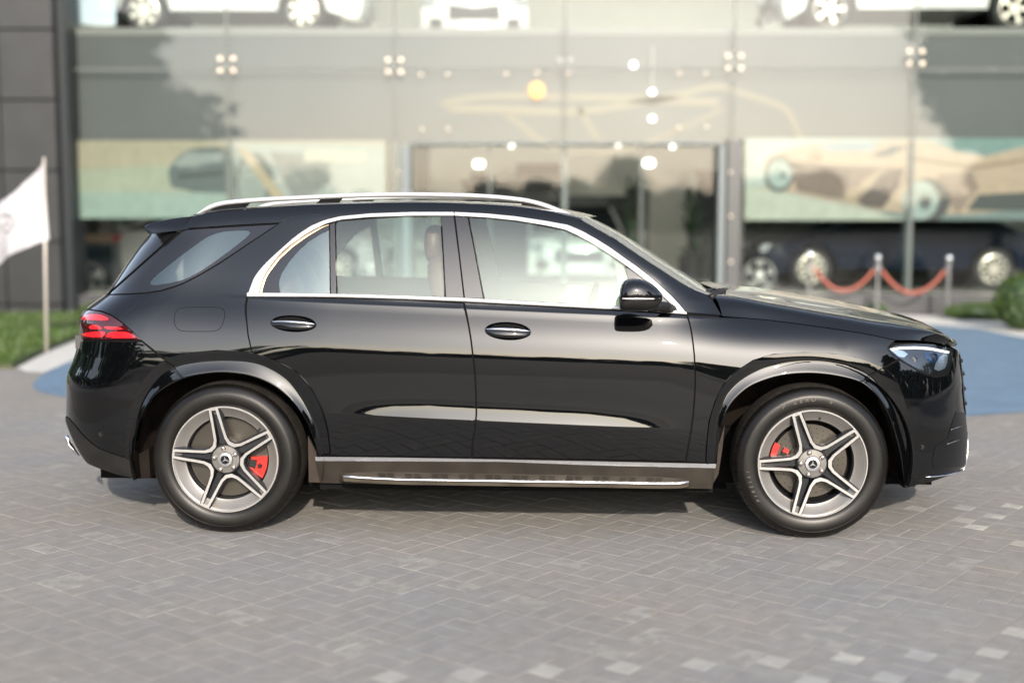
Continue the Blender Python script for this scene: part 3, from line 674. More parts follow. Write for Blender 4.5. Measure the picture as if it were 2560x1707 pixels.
# door handles
def handle(cx, cy, hw, hh, door, recess_hole=None):
    q, z = cast(cx, cy); c = surf(q, z); n = nrm(q, z); ez = (surf(q, z + .01) - surf(q, z - .01)).normalized(); ex = ez.cross(n); ex = ex if ex.x > 0 else -ex
    ex = Vector((ex.x, ex.y, -.045)).normalized()
    a, b = hw / 480, hh / 480; vs = [c - n * .030]; fs = []; N = 40; R = 7
    for i in range(1, R + 1):
        t = i / R
        for j in range(N):
            w = 2 * pi * j / N; vs.append(c + ex * a * t * cos(w) + ez * b * t * sin(w) - n * (.030 * (1 - t ** 3) - .0008))
    fs = [(0, 1 + j, 1 + (j + 1) % N) for j in range(N)] + [(1 + i * N + j, 1 + (i + 1) * N + j, 1 + (i + 1) * N + (j + 1) % N, 1 + i * N + (j + 1) % N) for i in range(R - 1) for j in range(N)]
    bowl = MB().add(vs, fs).build('handle_recess', paint, door, sm=True)
    # grip: flattened bar bowed outwards
    def grip(nm, z0, hz, out, depth, mat, wx):
        vs = []; M = 26; K = 16
        for i in range(M + 1):
            t = -1 + 2 * i / M; s = sqrt(max(0, 1 - abs(t) ** 2.6)); cc = c + ex * a * wx * t + ez * (z0 * (1 - .35 * t * t)) + n * (out * (1 - t * t) + .001)
            for j in range(K):
                w = 2 * pi * j / K; vs.append(cc + ez * hz * s * sin(w) + n * depth * s * cos(w))
        return MB().add(vs, [(i * K + j, i * K + (j + 1) % K, (i + 1) * K + (j + 1) % K, (i + 1) * K + j) for i in range(M) for j in range(K)]).build(nm, mat, bowl, sm=True)
    grip('door_handle', -b * .34, b * .50, .010, .012, gloss, .97)
    grip('handle_strip', b * .10, b * .17, .016, .0085, chrome, .985)
def hole(cx, cy, hw, hh): return [(cx + hw * cos(2 * pi * i / 36), cy + (hh + hw * 0) * sin(2 * pi * i / 36) + .045 * hw * cos(2 * pi * i / 36)) for i in range(36)]
H1, H2 = (733, 809, 57, 21), (1270, 827.5, 57, 22.5)
for o, hpars, pxs in ((rear_door, H1, BELT_LOW[:5][:-1] + SEAM_B + [(1010, 1142.5), (850, 1139.5), (824, 1138.5)] + rev(FL_R_OUT[9:])[0:] + rev(SEAM_R)), (front_door, H2, BELT_LOW[4:] + SEAM_F[1:] + [(1500, 1149.5), (1300, 1146), (1182, 1143.5)] + rev(SEAM_B[:-1]))):
    v, f, n = sheet([cl(pxs)], [cl(hole(*hpars), 4)], .0042, 0); me = bpy.data.meshes.new(o.name); me.from_pydata([tuple(a) for a in v], [], f); me.update(); smooth(me)
    me.normals_split_custom_set_from_vertices([tuple(a) for a in n]); me.materials.append(paint); o.data = me
    handle(*hpars, o)
# headlamp
HL = [(2221, 871), (2237, 863.5), (2260, 860), (2285, 858.5), (2315, 858.5), (2340, 860.5), (2362, 865), (2381, 871), (2383, 889), (2381, 905), (2376, 922), (2369, 932), (2355, 937), (2340, 938.5), (2325, 937), (2311, 932), (2281, 915), (2262, 904), (2246, 893), (2230, 881)]
hb = panel('headlight', HL, pbr('lamp_housing', (.07, .075, .085), .15, .9, .6), SUV, .002, -.0085)
lens = panel('headlight_lens', HL, lampglass, hb, .002, .004)
ribbon('light_strip', [(2226, 871), (2250, 866.5), (2290, 865), (2330, 868), (2376, 877)], [(2230, 876), (2252, 872.5), (2290, 871.5), (2330, 874), (2374, 883)], pbr('drl', (.85, .87, .9), .25, emit=(1, 1, 1), es=.10), hb, n=30, h=.003, base=-.0065)
for (px, py, r, y) in ((2285, 900, .021, .02), (2335, 894, .026, .02), (2322, 917, .012, .015)):
    p = sp(px, py, -.0065); m = MB(); m.lathe([(r, -.004), (r * .9, .0), (r * .8, .004), (0, .006)], 24, 'y', p); m.build('lamp_projector', pbr('proj%d' % px, (.05, .07, .12) if px != 2285 else (.3, .3, .3), .08, .85), hb, sm=True, auto=40)
panel('lamp_reflector', [(2228, 873), (2260, 876), (2272, 884), (2262, 893), (2248, 890)], pbr('lamp_silver', (.55, .62, .72), .2, .9), hb, 0, -.0072)
panel('lamp_reflector', [(2312, 880), (2338, 879), (2352, 886), (2350, 896), (2336, 912), (2316, 896)], pbr('lamp_blue', (.04, .09, .18), .12, .9), hb, 0, -.0068)
panel('lamp_reflector', [(2345, 900), (2362, 884), (2374, 886), (2372, 905), (2366, 920), (2350, 927), (2338, 922)], MATS['lamp_silver'], hb, 0, -.0075)
# tail lamp
TL = [(354, 849), (330, 829), (311, 812.5), (295, 800.5), (278, 789.5), (252, 779.5), (219, 775), (203, 780), (150, 780), (150, 845), (256, 849)]
tb = panel('tail_light', TL, redlens, SUV, .001, .001)
for pl in ([(200, 797), (214, 787), (240, 785), (262, 790), (275, 799), (262, 802), (230, 800), (207, 800)], [(224, 814), (240, 811), (254, 818), (257, 823), (232, 823), (222, 821)], [(256, 815), (300, 818), (311, 824), (270, 824)],
           [(203, 834), (232, 829), (266, 828), (260, 842), (240, 843), (210, 841)], [(273, 830), (300, 829), (322, 831), (340, 842), (336, 845), (262, 845)]):
    panel('lit_segment', pl, redlit, tb, 0, .0022, rnd=1)
# ------------------------------------------------------------------ wheels
def letters(txt, r, a0, size, step, y, mat, parent, name, flip=False, depth=.0012):
    m = MB()
    for i, ch in enumerate(txt):
        if ch == ' ': continue
        cu = bpy.data.curves.new('t', 'FONT'); cu.body = ch; cu.size = size; cu.extrude = depth; cu.align_x = 'CENTER'; cu.shear = .25
        o = bpy.data.objects.new('t', cu); COL.objects.link(o); dg = bpy.context.evaluated_depsgraph_get(); me = bpy.data.meshes.new_from_object(o.evaluated_get(dg))
        a = a0 - step * i if not flip else a0 + step * i
        rot = a - pi / 2 if not flip else a + pi / 2; c, s = cos(rot), sin(rot)
        vs = [(r * cos(a) + v.co.x * c - v.co.y * s, y - v.co.z, r * sin(a) + v.co.x * s + v.co.y * c) for v in me.vertices]
        m.add(vs, [tuple(p.vertices) for p in me.polygons]); bpy.data.objects.remove(o)
        bpy.data.meshes.remove(me)
    return m.build(name, mat, parent)
def wheel(cx, y0, phase, front, mir=False):
    sg = -1 if mir else 1
    root_mb = MB().lathe([(.270, .014), (.262, .016), (.255, .022), (.226, .050), (.214, .055)], 72)
    o = root_mb.build('wheel', rimlip, SUV, sm=True, auto=35); MB().lathe([(.214, .0555), (.209, .060), (.207, .085), (.215, .20), (.24, .25)], 72).build('rim_barrel', rimgrey, o, sm=True)
    o.location = (cx, y0, HUB); o.scale = (1.013, 1.0, 1.013); o.rotation_euler = (0, 0, pi if mir else 0)
    # tyre
    prof = [(.262, .020), (.271, .015), (.276, .010), (.288, .0035), (.300, .0008), (.315, -.0012), (.330, -.0005), (.340, .0012), (.345, .0030), (.350, .0065), (.362, .0140), (.371, .0235), (.3775, .036), (.3815, .050)]
    t = MB().lathe(prof, 128); t.v = [(x, y, max(z, -.3815)) for x, y, z in t.v]
    ty = t.build('tyre', rubber, o, sm=True)
    prof = [(.3815, .050), (.3845, .066), (.3865, .09), (.3865, .185), (.3845, .21), (.380, .225), (.37, .243), (.35, .262), (.32, .272), (.27, .262)]
    t = MB().lathe(prof, 128); t.v = [(x, y, max(z, -.3825)) for x, y, z in t.v]
    t.build('tread', tread_m, o, sm=True)
    m = MB()
    for k in range(52):
        a = 2 * pi * k / 52
        if sin(a) < -.975: continue
        rr = ((.3665, .0195), (.3725, .0275), (.3790, .041), (.3826, .056), (.3856, .075)); vs = []
        for i, (r, y) in enumerate(rr):
            aa = a + .006 * i; n = Vector((cos(aa), 0, sin(aa))); tg = Vector((-sin(aa), 0, cos(aa))) * .0016; p = n * (r + .0009) + Vector((0, y - .0009, 0)); vs += [p - tg, p + tg]
        m.add(vs, [(2 * i, 2 * i + 1, 2 * i + 3, 2 * i + 2) for i in range(4)])
    m.build('tread_pattern', dark, ty)
    m = MB()
    for r, y in ((.3425, .0012), (.2835, .0052)): m.lathe([(r - .0012, y + .001), (r, y - .0016), (r + .0012, y + .001)], 96)
    m.build('sidewall_rib', rubber, ty, sm=True)
    if front and not mir:
        lt = pbr('tyre_lettering', (.075, .064, .05), .45)
        letters('P ZERO  E', .3155, radians(118), .030, radians(5.3), -.0012, lt, ty, 'sidewall_print')
        letters('PIRELLI', .3155, radians(215), .024, radians(4.6), -.0012, lt, ty, 'sidewall_print')
    # alloy face
    tilt = lambda r: .004 + .015 * (1 - r / .27)
    def pt(r, a, y): return Vector((r * cos(a), y, r * sin(a)))
    body = MB(); face = MB()
    for k in range(5):
        mid = phase + radians(36 + 72 * k); D = radians
        outer = [(.2655, 30.9), (.200, 27.9), (.150, 24.2), (.113, 18.2), (.0955, 7.6), (.0955, -7.6), (.113, -18.2), (.150, -24.2), (.200, -27.9), (.2655, -30.9)]
        inner = [(.2655, 33.7), (.205, 31.9), (.155, 29.3), (.108, 24.5), (.079, 12), (.079, -12), (.108, -24.5), (.155, -29.3), (.205, -31.9), (.2655, -33.7)]
        vs = []; n = len(outer)
        for (r, a), (r2, a2) in zip(outer, inner): vs += [pt(r, mid + D(a), tilt(r)), pt(r2, mid + D(a2), tilt(r2))]
        face.add(vs, [(2 * i, 2 * i + 1, 2 * i + 3, 2 * i + 2) for i in range(n - 1)])
        # tip bridging
        sc = phase + D(72 * k)
        # dark flanks: from face edges back, flaring into the window
        vs = []
        for (r, a) in outer:
            p0 = pt(r, mid + D(a), tilt(r) + .0008); u = Vector((-cos(mid), 0, -sin(mid))) if False else None
            fl = .006; ang = a - math.copysign(degrees(fl / max(r, .05)), a) if abs(a) > 8 else a; rr = r + (fl if abs(a) <= 18 else 0)
            vs += [p0, pt(rr, mid + D(ang), tilt(r) + .007), pt(rr + .001, mid + D(ang * .985), tilt(r) + .042)]
        body.add(vs, [(3 * i + j, 3 * i + j + 1, 3 * i + 4 + j, 3 * i + 3 + j) for i in range(n - 1) for j in range(2)])
        vs = []
        for (r, a) in inner: vs += [pt(r, mid + D(a), tilt(r) + .0008), pt(r - .001, mid + D(a * 1.01), tilt(r) + .045)]
        body.add(vs, [(2 * i, 2 * i + 1, 2 * i + 3, 2 * i + 2) for i in range(n - 1)])
        # web behind the V of the strips and in the slot
        vs = [pt(.05, mid, .030)] + [pt(r, mid + D(a), tilt(r) + .030) for r, a in inner[3:7]] 
        body.add(vs, [(0, i, i + 1) for i in range(1, 4)])
        # slot floor of the double spoke
        a1, a2 = sc - D(3), sc + D(3)
        body.add([pt(.06, sc - D(14), .040), pt(.06, sc + D(14), .040), pt(.255, a2, .046), pt(.255, a1, .046)], [(0, 1, 2, 3)])
        # tip cap
        face.add([pt(.2655, sc - D(5.4), tilt(.2655)), pt(.2655, sc + D(5.4), tilt(.2655)), pt(.2585, sc + D(5.2), tilt(.2585)), pt(.2585, sc - D(5.2), tilt(.2585))], [(0, 1, 2, 3)])
    body.lathe([(.082, .048), (.080, .030), (.074, .022), (.050, .020), (.040, .018)], 40)
    b = body.build('spokes', rimgrey, o, sm=False)
    f = face.build('spoke_face', machined, o)
    md = f.modifiers.new('s', 'SOLIDIFY'); md.thickness = .004; md.offset = -1 if True else 1
    MB().lathe([(.2735, .018), (.2725, .010), (.2700, .0065), (.2655, .0065), (.2640, .012)], 96).build('rim_edge', machined, o, sm=True, auto=50)
    # star-shaped centre plate, cap, emblem, bolts
    MB().lathe([(.070, .024), (.069, .0185), (.040, .0160), (.038, .014)], 40).build('hub_plate', pbr('hubplate', (.17, .165, .155), .35, .6) if 'hubplate' not in MATS else MATS['hubplate'], o, sm=True, auto=30)
    MB().lathe([(.0375, .018), (.0375, .010), (.0355, .0075), (.0225, .0062), (.0215, .0085)], 40).build('hub_cap', alu, o, sm=True, auto=30)
    hb = MB().lathe([(.0218, .0085), (0, .0080)], 32).build('hub_emblem', gloss, o, sm=True)
    st = []
    for k in range(3):
        a = pi / 2 + phase * 0 + 2 * pi * k / 3 + (.12 if not front else 0); st += [(.0205 * cos(a), .0205 * sin(a)), (.0042 * cos(a + pi / 3), .0042 * sin(a + pi / 3))]
    MB().prism(st, .0045, .0078).build('star', chrome, hb)
    for k in range(5):
        a = phase + radians(72 * k) + radians(-2); p = (.0575 * cos(a), 0, .0575 * sin(a))
        MB().lathe([(.0128, .022), (.0125, .010), (.0105, .0060), (.006, .0035), (0, .0030)], 18, c=p).build('wheel_bolt', pbr('boltm', (.30, .27, .25), .3, .8) if 'boltm' not in MATS else MATS['boltm'], o, sm=True)
        a += radians(36); p = (.0600 * cos(a), 0, .0600 * sin(a)); body2 = MB().lathe([(.0045, .0135), (.0035, .0133), (0, .0200)], 12, c=p)
    # brake disc
    dr = .186 if front else .203
    m = MB().lathe([(.062, .070), (.072, .080), (.105, .082), (.107, .094), (dr, .094), (dr, .118), (.08, .118)], 72)
    d = m.build('brake_disc', discm, o, sm=True, auto=30)
    if front:
        m = MB()
        for k in range(30):
            for j in range(3):
                a = 2 * pi * (k + .28 * j) / 30; r = .122 + .022 * j; p = Vector((r * cos(a), .0932, r * sin(a)))
                m.lathe([(.0026, 0), (0, 0)], 8, c=p)
        m.build('hole_pattern', dark, d)
    ac = radians(-14) if not front else radians(172)
    def arc(r0, r1, a0, a1, y0_, y1_, n=10):
        vs = []
        for i in range(n + 1):
            a = a0 + (a1 - a0) * i / n
            for (r, y) in ((r0, y0_), (r1, y0_), (r1, y1_), (r0, y1_)): vs.append(pt(r, a, y))
        fs = [(4 * i + j, 4 * i + (j + 1) % 4, 4 * i + 4 + (j + 1) % 4, 4 * i + 4 + j) for i in range(n) for j in range(4)] + [(0, 1, 2, 3), tuple(4 * n + j for j in (3, 2, 1, 0))]
        return vs, fs
    m = MB(); span = .29 if not front else .36
    m.add(*arc(.150 if not front else .172, .205, ac - span, ac + span, .060, .14)); m.add(*arc(.120, .150, ac - span, ac - span * .55, .064, .14)); m.add(*arc(.120, .150, ac + span * .55, ac + span, .064, .14))
    c = m.build('brake_caliper', redm, o, bevel=.004)
    m = MB(); m.add(*arc(.118, .149, ac - span * .5, ac + span * .5, .070, .12)); m.build('brake_pad', matt, c)
    m = MB().lathe([(.012, .055), (.012, .066), (.008, .05), (0, .05)], 14, c=tuple(pt(.17, ac, 0))); m.build('caliper_bolt', matt, c, sm=True, auto=30)
    m = MB()
    for k in range(40):
        a, a2 = 2 * pi * k / 40, 2 * pi * (k + 1) / 40
        m.add([pt(.03, a, .125), pt(.215, a, .125), pt(.215, a2, .125), pt(.03, a2, .125)], [(0, 1, 2, 3)])
    m.build('brake_shield', dark, o)
    if not mir:
        letters('AMG', .2435, phase + radians(-200 if not front else -172) , .017, radians(4.2), .0245, pbr('lip_lettering', (.22, .15, .09), .6) if 'lip_lettering' not in MATS else MATS['lip_lettering'], o, 'rim_print', flip=False, depth=.0006)
        # tyre valve
        a = phase - radians(28) if front else phase - radians(60)
        MB().tube([pt(.232, a, .048), pt(.225, a, .030)], .0035, 8).build('valve', matt, o, sm=True)
    return o
wheel(0.0, 0.0, radians(101.5), False); wheel(WB, 0.0, radians(109), True)
wheel(0.0, 2 * YC, radians(60), False, True); wheel(WB, 2 * YC, radians(20), True, True)

# ------------------------------------------------------------------ cabin
def seat(x, y, w, label=None):
    m = MB(); m.blob((x, y, .78), .27, w, .12, 16, 8, e=.7); s = m.build('seat', leather, SUV, sm=True)
    m = MB(); m.blob((x - .30, y, 1.10), .10, w * .95, .34, 16, 10, e=.7)
    mat = Matrix.Translation((x - .3, y, 1.1)) @ Matrix.Rotation(radians(-18), 4, 'Y') @ Matrix.Translation((-(x - .3), -y, -1.1)); m.v = [tuple(mat @ Vector(v)) for v in m.v]; m.build('seat_back', leather, s, sm=True)
    m = MB(); m.blob((x - .42, y, 1.475), .055, .13, .105, 14, 8, e=.75); m.build('headrest', leather, s, sm=True)
    m = MB(); m.tube([(x - .41, y - .05, 1.38), (x - .41, y - .05, 1.46)], .006, 6); m.tube([(x - .41, y + .05, 1.38), (x - .41, y + .05, 1.46)], .006, 6); m.build('headrest_post', chrome, s)
for (x, y, w) in ((1.45, .56, .24), (1.45, 1.35, .24), (.55, .50, .22), (.55, .955, .2), (.55, 1.41, .22)): seat(x, y, w)
m = MB(); m.prism([(1.95, .95), (2.45, 1.12), (2.55, 1.0), (2.5, .6), (2.0, .6)], .25, 1.66); m.build('dashboard', trimgrey, SUV, bevel=.03)
m = MB(); ring = [Vector((1.86 + .05 * sin(a) , .56 + .185 * cos(a), 1.08 + .18 * sin(a))) for a in [2 * pi * k / 32 for k in range(32)]]
m.tube(ring, .014, 8, closed=True); m.tube([(1.87, .40, 1.08), (1.9, .56, 1.07), (1.87, .72, 1.08)], .016, 8); m.tube([(1.9, .56, 1.07), (2.05, .56, 1.0)], .03, 8); m.build('steering_wheel', matt, SUV, sm=True)
MB().box(.55, 2.4, .22, 1.69, .42, .52).build('cabin_floor', trimgrey, SUV)
m = MB(); m.prism([(-.85, 1.0), (-.2, 1.02), (-.2, .93), (-.85, .93)], .25, 1.65); m.build('luggage_cover', trimgrey, SUV)
m = MB(); m.blob((2.02, YC, 1.50), .02, .13, .04, 12, 6); m.build('rear_view_mirror', matt, SUV, sm=True)
# ------------------------------------------------------------------ ground
def paver_mat(name, c, amt=.22):
    m = pbr(name, c, .85, 0, .3, bump=(240, .35, .002)); nt = m.node_tree; b = nt.nodes['Principled BSDF']
    at = nt.nodes.new('ShaderNodeAttribute'); at.attribute_name = 'tone'; tc = nt.nodes.new('ShaderNodeTexCoord')
    n1 = nt.nodes.new('ShaderNodeTexNoise'); n1.inputs['Scale'].default_value = 1.1; n1.inputs['Detail'].default_value = 5
    n2 = nt.nodes.new('ShaderNodeTexNoise'); n2.inputs['Scale'].default_value = 180; n2.inputs['Detail'].default_value = 3
    n3 = nt.nodes.new('ShaderNodeTexNoise'); n3.inputs['Scale'].default_value = 14; n3.inputs['Detail'].default_value = 6
    for n in (n1, n2, n3): nt.links.new(tc.outputs['Object'], n.inputs['Vector'])
    def M(op, a, b_, c_=None):
        n = nt.nodes.new('ShaderNodeMath'); n.operation = op
        for i, v in enumerate((a, b_, c_)):
            if v is None: continue
            if isinstance(v, (int, float)): n.inputs[i].default_value = v
            else: nt.links.new(v, n.inputs[i])
        return n.outputs[0]
    f = M('MULTIPLY', M('MULTIPLY_ADD', at.outputs['Fac'], amt, 1 - amt / 2), M('MULTIPLY_ADD', n1.outputs[0], .35, .82)); f = M('MULTIPLY', f, M('MULTIPLY_ADD', n2.outputs[0], .5, .75)); f = M('MULTIPLY', f, M('MULTIPLY_ADD', n3.outputs[0], .5, .75))
    mx = nt.nodes.new('ShaderNodeMix'); mx.data_type = 'RGBA'; mx.inputs[6].default_value = (0, 0, 0, 1); mx.inputs[7].default_value = (*c, 1); mx.clamp_factor = False
    vm = nt.nodes.new('ShaderNodeVectorMath'); vm.operation = 'SCALE'; nt.links.new(f, vm.inputs['Scale'])
    n4 = nt.nodes.new('ShaderNodeTexNoise'); n4.inputs['Scale'].default_value = .55; n4.inputs['Detail'].default_value = 8; n4.inputs['Roughness'].default_value = .65; nt.links.new(tc.outputs['Object'], n4.inputs['Vector'])
    rp = nt.nodes.new('ShaderNodeMapRange'); rp.inputs['From Min'].default_value = .40; rp.inputs['From Max'].default_value = .64; nt.links.new(n4.outputs[0], rp.inputs[0])
    m2 = nt.nodes.new('ShaderNodeMix'); m2.data_type = 'RGBA'; m2.inputs[6].default_value = (c[0] * 1.02, c[1] * 1.03, c[2] * 1.07, 1); m2.inputs[7].default_value = (c[0] * 1.0, c[1] * .955, c[2] * .89, 1); nt.links.new(rp.outputs[0], m2.inputs[0])
    m3 = nt.nodes.new('ShaderNodeMix'); m3.data_type = 'RGBA'; m3.inputs[7].default_value = (c[0] * 1.14, c[1] * 1.14, c[2] * 1.1, 1); nt.links.new(m2.outputs[2], m3.inputs[6])
    nt.links.new(M('MULTIPLY', M('GREATER_THAN', at.outputs['Fac'], .93), M('GREATER_THAN', n3.outputs[0], .50)), m3.inputs[0]); nt.links.new(m3.outputs[2], vm.inputs[0]); nt.links.new(vm.outputs[0], b.inputs['Base Color'])
    return m
pav = paver_mat('paver_grey', (.176, .173, .166), .05); pale = paver_mat('paver_pale', (.245, .245, .23), .08)
sand = pbr('joint_sand', (.122, .114, .100), .95, noise=(25, .5), bump=(300, .5, .002))
far_g = pbr('far_paving', (.16, .155, .145), .9, noise=(1.5, .15), bump=(60, .2, .004))
AD = radians(51.5); ax = Vector((cos(AD), sin(AD))); bx = Vector((sin(AD), -cos(AD)))
orig = Vector((1.7077, 5.604)) * 1.0
def block(m, tones, a0, a1, b0, b1, z, g=.0014, ch=.0009):
    rnd = random.random(); z += random.uniform(-.0009, .0009); tx, ty = random.uniform(-.0006, .0006), random.uniform(-.0006, .0006)
    P = lambda a, b, z: (orig.x + ax.x * a + bx.x * b, orig.y + ax.y * a + bx.y * b, z)
    c = [(a0 + g, b0 + g), (a1 - g, b0 + g), (a1 - g, b1 - g), (a0 + g, b1 - g)]; i = [(a0 + g + ch, b0 + g + ch), (a1 - g - ch, b0 + g + ch), (a1 - g - ch, b1 - g - ch), (a0 + g + ch, b1 - g - ch)]
    w = [0, tx, tx + ty, ty]
    vs = [P(*p, z - .006) for p in c] + [P(*p, z - .0016) for p in c] + [P(p[0], p[1], z + w[k]) for k, p in enumerate(i)]
    n0 = len(m.f)
    m.add(vs, [(0, 1, 5, 4), (1, 2, 6, 5), (2, 3, 7, 6), (3, 0, 4, 7), (4, 5, 9, 8), (5, 6, 10, 9), (6, 7, 11, 10), (7, 4, 8, 11), (8, 9, 10, 11)])
    tones += [rnd] * 12
def inview(a, b, m=1.0):
    x = orig.x + ax.x * a + bx.x * b; y = orig.y + ax.y * a + bx.y * b; return 2.2 < y < 15.5 and abs(x) < .52 * y + 1.8
# pale half blocks, picked on the 10 cm lattice nearest to where they lie in the photograph
def lat(px, py):
    g = G(px, py); d = Vector((g.x, g.y)) - orig; return (math.floor(d.dot(ax) / .1), math.floor(d.dot(bx) / .1))
PALE = set(); seed_px = [(2311, 1271), (2430, 1270), (2545, 1267), (2383, 1299), (2502, 1295), (2456, 1324), (2539, 1354), (2625, 1385), (1751, 1661), (1941, 1653), (2129, 1648), (2318, 1640), (2508, 1638), (1156, 1692), (1350, 1672), (1543, 1668), (2040, 1697), (2240, 1693), (2440, 1694), (2548, 1573), (960, 1704)]
for p in seed_px: PALE.add(lat(*p))
mg = MB(); tg = []; mp_ = MB(); tp = []
R0 = 110
for ia in range(-R0, R0):
    for ib in range(-R0, R0):
        a, b = ia * .2, ib * .2
        if not inview(a + .1, b + .1): continue
        A, B = 2 * ia, 2 * ib
        cells = {(i, j): (i, j) in PALE for i in (A, A + 1) for j in (B, B + 1)}
        quads = [((A, A + 2), (B, B + 1)), ((A, A + 2), (B + 1, B + 2))] if (ia + ib) % 2 == 0 else [((A, A + 1), (B, B + 2)), ((A + 1, A + 2), (B, B + 2))]
        for (a0, a1), (b0, b1) in quads:
            cs = [(i, j) for i in range(a0, a1) for j in range(b0, b1)]
            if any(c in PALE for c in cs):
                for c in cs: block(*( (mp_, tp) if c in PALE else (mg, tg)), c[0] * .1, c[0] * .1 + .1, c[1] * .1, c[1] * .1 + .1, 0)
            else: block(mg, tg, a0 * .1, a1 * .1, b0 * .1, b1 * .1, 0)
for nm, m, t, mt in (('paving', mg, tg, pav), ('pale_paving', mp_, tp, pale)):
    o = m.build(nm, mt, fix=False); at = o.data.attributes.new('tone', 'FLOAT', 'POINT'); at.data.foreach_set('value', t); tag(o, kind='structure')
road = MB().add([(-120, -54, -.0022), (120, -54, -.0022), (120, -2.5, -.0022), (-120, -2.5, -.0022)], [(0, 1, 2, 3)]).build('road', pbr('asphalt', (.035, .035, .035), .9, noise=(2, .2), bump=(90, .3, .004)), fix=False); tag(road, kind='structure')
gnd = MB().add([(-300, -300, -.0062), (300, -300, -.0062), (300, 300, -.0062), (-300, 300, -.0062)], [(0, 1, 2, 3)]).build('ground', far_g, fix=False); tag(gnd, kind='structure')
jb = MB().add([(-10, 2.0, -.0042), (10, 2.0, -.0042), (10, 15.6, -.0042), (-10, 15.6, -.0042)], [(0, 1, 2, 3)]).build('joint_bed', sand, fix=False); tag(jb, kind='structure')
# ------------------------------------------------------------------ the painted disc on the forecourt
def G2(x, y, z=0.0): return G(x * 1.08844, y * 1.08844, z)
def w2(x, y, d): return W(x * 1.08844, y * 1.08844, d)
def bumpwave(m, c, scale):
    nt = m.node_tree; b = nt.nodes['Principled BSDF']; tc = nt.nodes.new('ShaderNodeTexCoord'); mp = nt.nodes.new('ShaderNodeMapping'); mp.inputs['Location'].default_value = (-c[0], -c[1], 0)
    wv = nt.nodes.new('ShaderNodeTexWave'); wv.wave_type = 'RINGS'; wv.rings_direction = 'Z'; wv.inputs['Scale'].default_value = scale; wv.inputs['Distortion'].default_value = 1.5
    nt.links.new(tc.outputs['Object'], mp.inputs[0]); nt.links.new(mp.outputs[0], wv.inputs[0]); bp = nt.nodes.new('ShaderNodeBump'); bp.inputs['Distance'].default_value = .004; bp.inputs['Strength'].default_value = .5
    nt.links.new(wv.outputs[0], bp.inputs['Height']); nt.links.new(bp.outputs[0], b.inputs['Normal'])
bluem = pbr('blue_paint', (.095, .155, .225), .6, 0, .4, noise=(3, .12)); bumpwave(bluem, (1, 14.5), 2.2)
whitep = pbr('white_kerb_paint', (.42, .42, .405), .7, noise=(5, .08))
bl = [G(2560, 845), G(2512, 836), G(2449, 822), G(2349, 814)]
blue = [(-4.9, 16.5), (-4.85, 14.0), (-4.75, 12.9), (-4.60, 12.2), (-4.38, 11.7), (-4.0, 11.3), (-3.3, 10.75), (-2.3, 10.25), (-1.0, 9.95), (.5, 9.85), (2.2, 9.92), (3.2, 10.1), (3.9, 10.32), (4.6, 10.7), (5.5, 11.6), (6.2, 12.9), (6.6, 14.6)] + [(p.x, p.y) for p in bl] + [(5.2, 19.0), (2.5, 19.4), (-1, 19.4), (-3.8, 18.8), (-4.7, 17.6)]
def flat(name, poly, z, mat, th=0.0):
    n = len(poly); m = MB()
    if th: m.prism(poly, z - th, z, 'xy')
    else: m.add([(x, y, z) for x, y in poly], [tuple(range(n))])
    b = m.build(name, mat); bm = bmesh.new(); bm.from_mesh(b.data); bmesh.ops.triangulate(bm, faces=[f for f in bm.faces if len(f.verts) > 4]); bm.to_mesh(b.data); bm.free(); return tag(b, kind='structure')
blue_s = crm([Vector((a, b, 0)) for a, b in blue + blue[:1]], 4)[:-1]
flat('blue_paint_circle', [(p.x, p.y) for p in blue_s], .0042, bluem)
wt = [G(2289, 789), G(2386, 793.5), G(2512, 807.7), G(2560, 817)]
flat('white_path', [(p.x, p.y) for p in reversed(bl)] + [(6.9, 15.2), (7.0, 13.2), (8.0, 13.6), (7.6, 16.5)] + [(p.x, p.y) for p in reversed(wt)] + [(5.0, 20.2), (4.2, 20.2), (4.6, 19.2)], .0062, whitep)
flat('white_path', [(-4.85, 14.0), (-4.78, 12.95), (-5.0, 13.05), (-5.22, 13.4), (-5.50, 15.4), (-5.6, 17.5), (-4.9, 17.5)], .0063, whitep)

# ------------------------------------------------------------------ showroom
FD = 20.3; FL = .318; SL0 = w2(1300, 326, FD).z; SL1 = w2(1300, 60, FD).z
BLD = empty('showroom_building', (0, FD, 0), 0, 'two storey glass fronted car showroom with a pale band between floors', 'building')
def B(x, y, d):  # photo (2352 wide) to the building frame
    p = w2(x, y, d); return Vector((p.x, p.y - FD, p.z))
spand = pbr('pale_panel', (.056, .060, .061), .6, noise=(1.2, .08)); wallb = pbr('beige_wall', (.55, .55, .49), .8, noise=(2, .05)); granite = pbr('granite', (.045, .046, .05), .35, 0, .5, noise=(60, .35))
stone = pbr('grey_cladding', (.017, .0185, .020), .45, 0, .4, noise=(3, .2), bump=(150, .2, .003)); slabm = pbr('slab_edge', (.16, .16, .15), .7); metal = pbr('steel', (.55, .55, .55), .3, .9)
floorm = pbr('showroom_floor', (.35, .34, .31), .15, 0, .5, noise=(2, .1)); ceilm = pbr('ceiling', (.60, .60, .56), .9); whitem = pbr('white_frame', (.095, .115, .12), .35); darkmet = pbr('dark_metal', (.010, .014, .017), .5, 0, .3)
fglass = thin_glass('facade_glass', (.79, .84, .83), .041)
XL, XRR = -9.1, 13.5; TOP = 9.2
MB().box(-9.3, XRR, -.10, 8.2, 0, FL).build('plinth', granite, BLD, bevel=.012)
MB().box(XL, XRR, .25, 8.0, FL + .002, FL + .012).build('floor', floorm, BLD)
MB().box(XL, XRR, .22, .34, SL0, SL1 - .12).build('spandrel_panel', spand, BLD)
